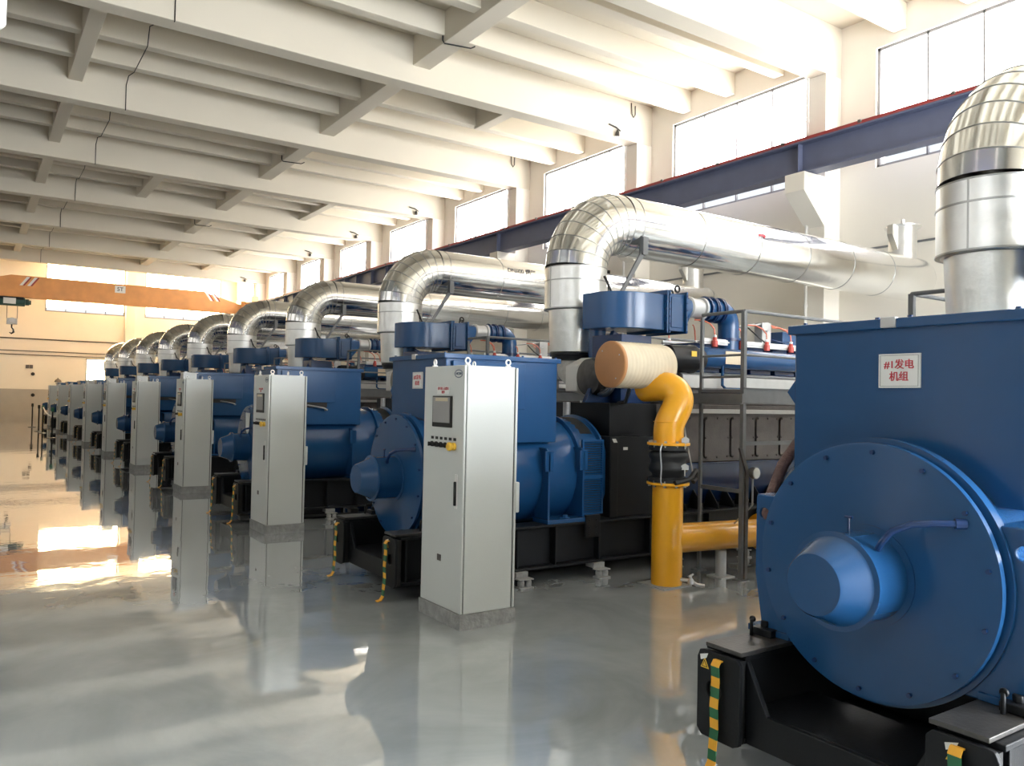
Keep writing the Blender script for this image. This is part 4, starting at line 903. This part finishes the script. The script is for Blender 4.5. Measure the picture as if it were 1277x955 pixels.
# the hall is drawn on a 4.82 m bay; its true bay is 5.5 m
K = 1.14; EYE = Vector((0, 0, 1.75)); done = set()
for o in HALL:
    top = o.parent is None
    if top: o.location = EYE + (o.location-EYE)*K
    else: o.location = o.location*K
    if o.type == 'MESH' and o.data.name not in done:
        done.add(o.data.name)
        if top and o.location.length > 0 and o.get('kind') == 'structure': off = Vector(o.location); o.data.transform(Matrix.Translation(off) @ Matrix.Scale(K, 4)); o.location = (0, 0, 0)
        else: o.data.transform(Matrix.Scale(K, 4))
        if top:
            for v in o.data.vertices:
                if v.co.z+o.location.z < 0.0: v.co.z = -o.location.z
        for md in o.modifiers: md.width *= K
# barrier posts
bl = ['leftmost of the slim black barrier posts, nearest the far wall', 'second slim black barrier post from the left', 'third slim barrier post from the left with a green belt head', 'tallest and nearest of the slim black barrier posts']
for i, (x, y) in enumerate(((2.50, 44.6), (2.48, 39.9), (2.53, 38.4), (2.57, 34.3))):
    t_ = thing('barrier_post', (x, y, 0), bl[i], 'barrier post', 'barrier posts at the end of the row')
    mb = MB(); mb.lathe([(0, 0.17), (0.012, 0.17), (0.03, 0.05)], (x, y), 'z', 24); mb.build('foot', 'black', t_)
    mb = MB(); mb.tube([(x, y, 0.02), (x, y, 1.0)], 0.028, 12); mb.build('pole', 'black', t_)
    mb = MB(); mb.lathe([(0.98, 0.035), (1.0, 0.05), (1.12, 0.05), (1.14, 0.03)], (x, y), 'z', 16); mb.build('belt_head', 'green' if i > 1 else 'black', t_)
mb = MB(); mb.tube(smooth([(2.53, 38.35, 1.06), (2.6, 37.6, 0.85), (2.72, 36.6, 0.75), (2.85, 35.8, 0.85), (2.9, 35.3, 1.0)]), 0.022, 8); o = mb.build('barrier_rope', 'white', None, (2.53, 38.35, 1.06)); tag(o, 'pale sagging barrier rope beside the farthest cabinets', 'rope')
# paper on the third set's bearing
mb = MB(); mb.prism([(-0.1, 0.13), (0.1, 0.13), (0.085, -0.1), (0.0, -0.19), (-0.07, -0.12)], 'x', 0, 0.004)
ps = mb.build('paper_sheet', 'white', None, (0, 0, 0)); ps.location = (3.325, Y0+2*S-0.02, 1.36); tag(ps, 'white paper sheet on the round end cover of the third set', 'paper')

# ------------------------------------------------------------------ world, camera
w = bpy.data.worlds.new('world'); SC.world = w; w.use_nodes = True
w.node_tree.nodes['Background'].inputs[0].default_value = (0.85, 0.92, 1.0, 1); w.node_tree.nodes['Background'].inputs[1].default_value = 1.0
cam = bpy.data.cameras.new('camera'); co = bpy.data.objects.new('camera', cam); C.objects.link(co); SC.camera = co
f_, yaw, pitch, roll = 1000.55, 0.5938, 0.0212, 0.0198
F_ = Vector((math.sin(yaw)*math.cos(pitch), math.cos(yaw)*math.cos(pitch), math.sin(pitch)))
r_ = F_.cross(Vector((0, 0, 1))).normalized(); u_ = r_.cross(F_)
R_ = r_*math.cos(roll)+u_*math.sin(roll); U_ = -r_*math.sin(roll)+u_*math.cos(roll)
mt = Matrix((R_, U_, -F_)).transposed().to_4x4(); mt.translation = (0, 0, 1.75); co.matrix_world = mt
cam.sensor_fit = 'HORIZONTAL'; cam.sensor_width = 36; cam.lens = f_/W*36; cam.clip_start = 0.05; cam.clip_end = 300
SC.view_settings.view_transform = 'Standard'; SC.view_settings.look = 'None'; SC.view_settings.gamma = 1; SC.view_settings.use_curve_mapping = False
SC.view_settings.exposure = 0.22
try:
    SC.cycles.max_bounces = 10; SC.cycles.diffuse_bounces = 6; SC.cycles.glossy_bounces = 5; SC.cycles.sample_clamp_indirect = 8
except Exception: pass
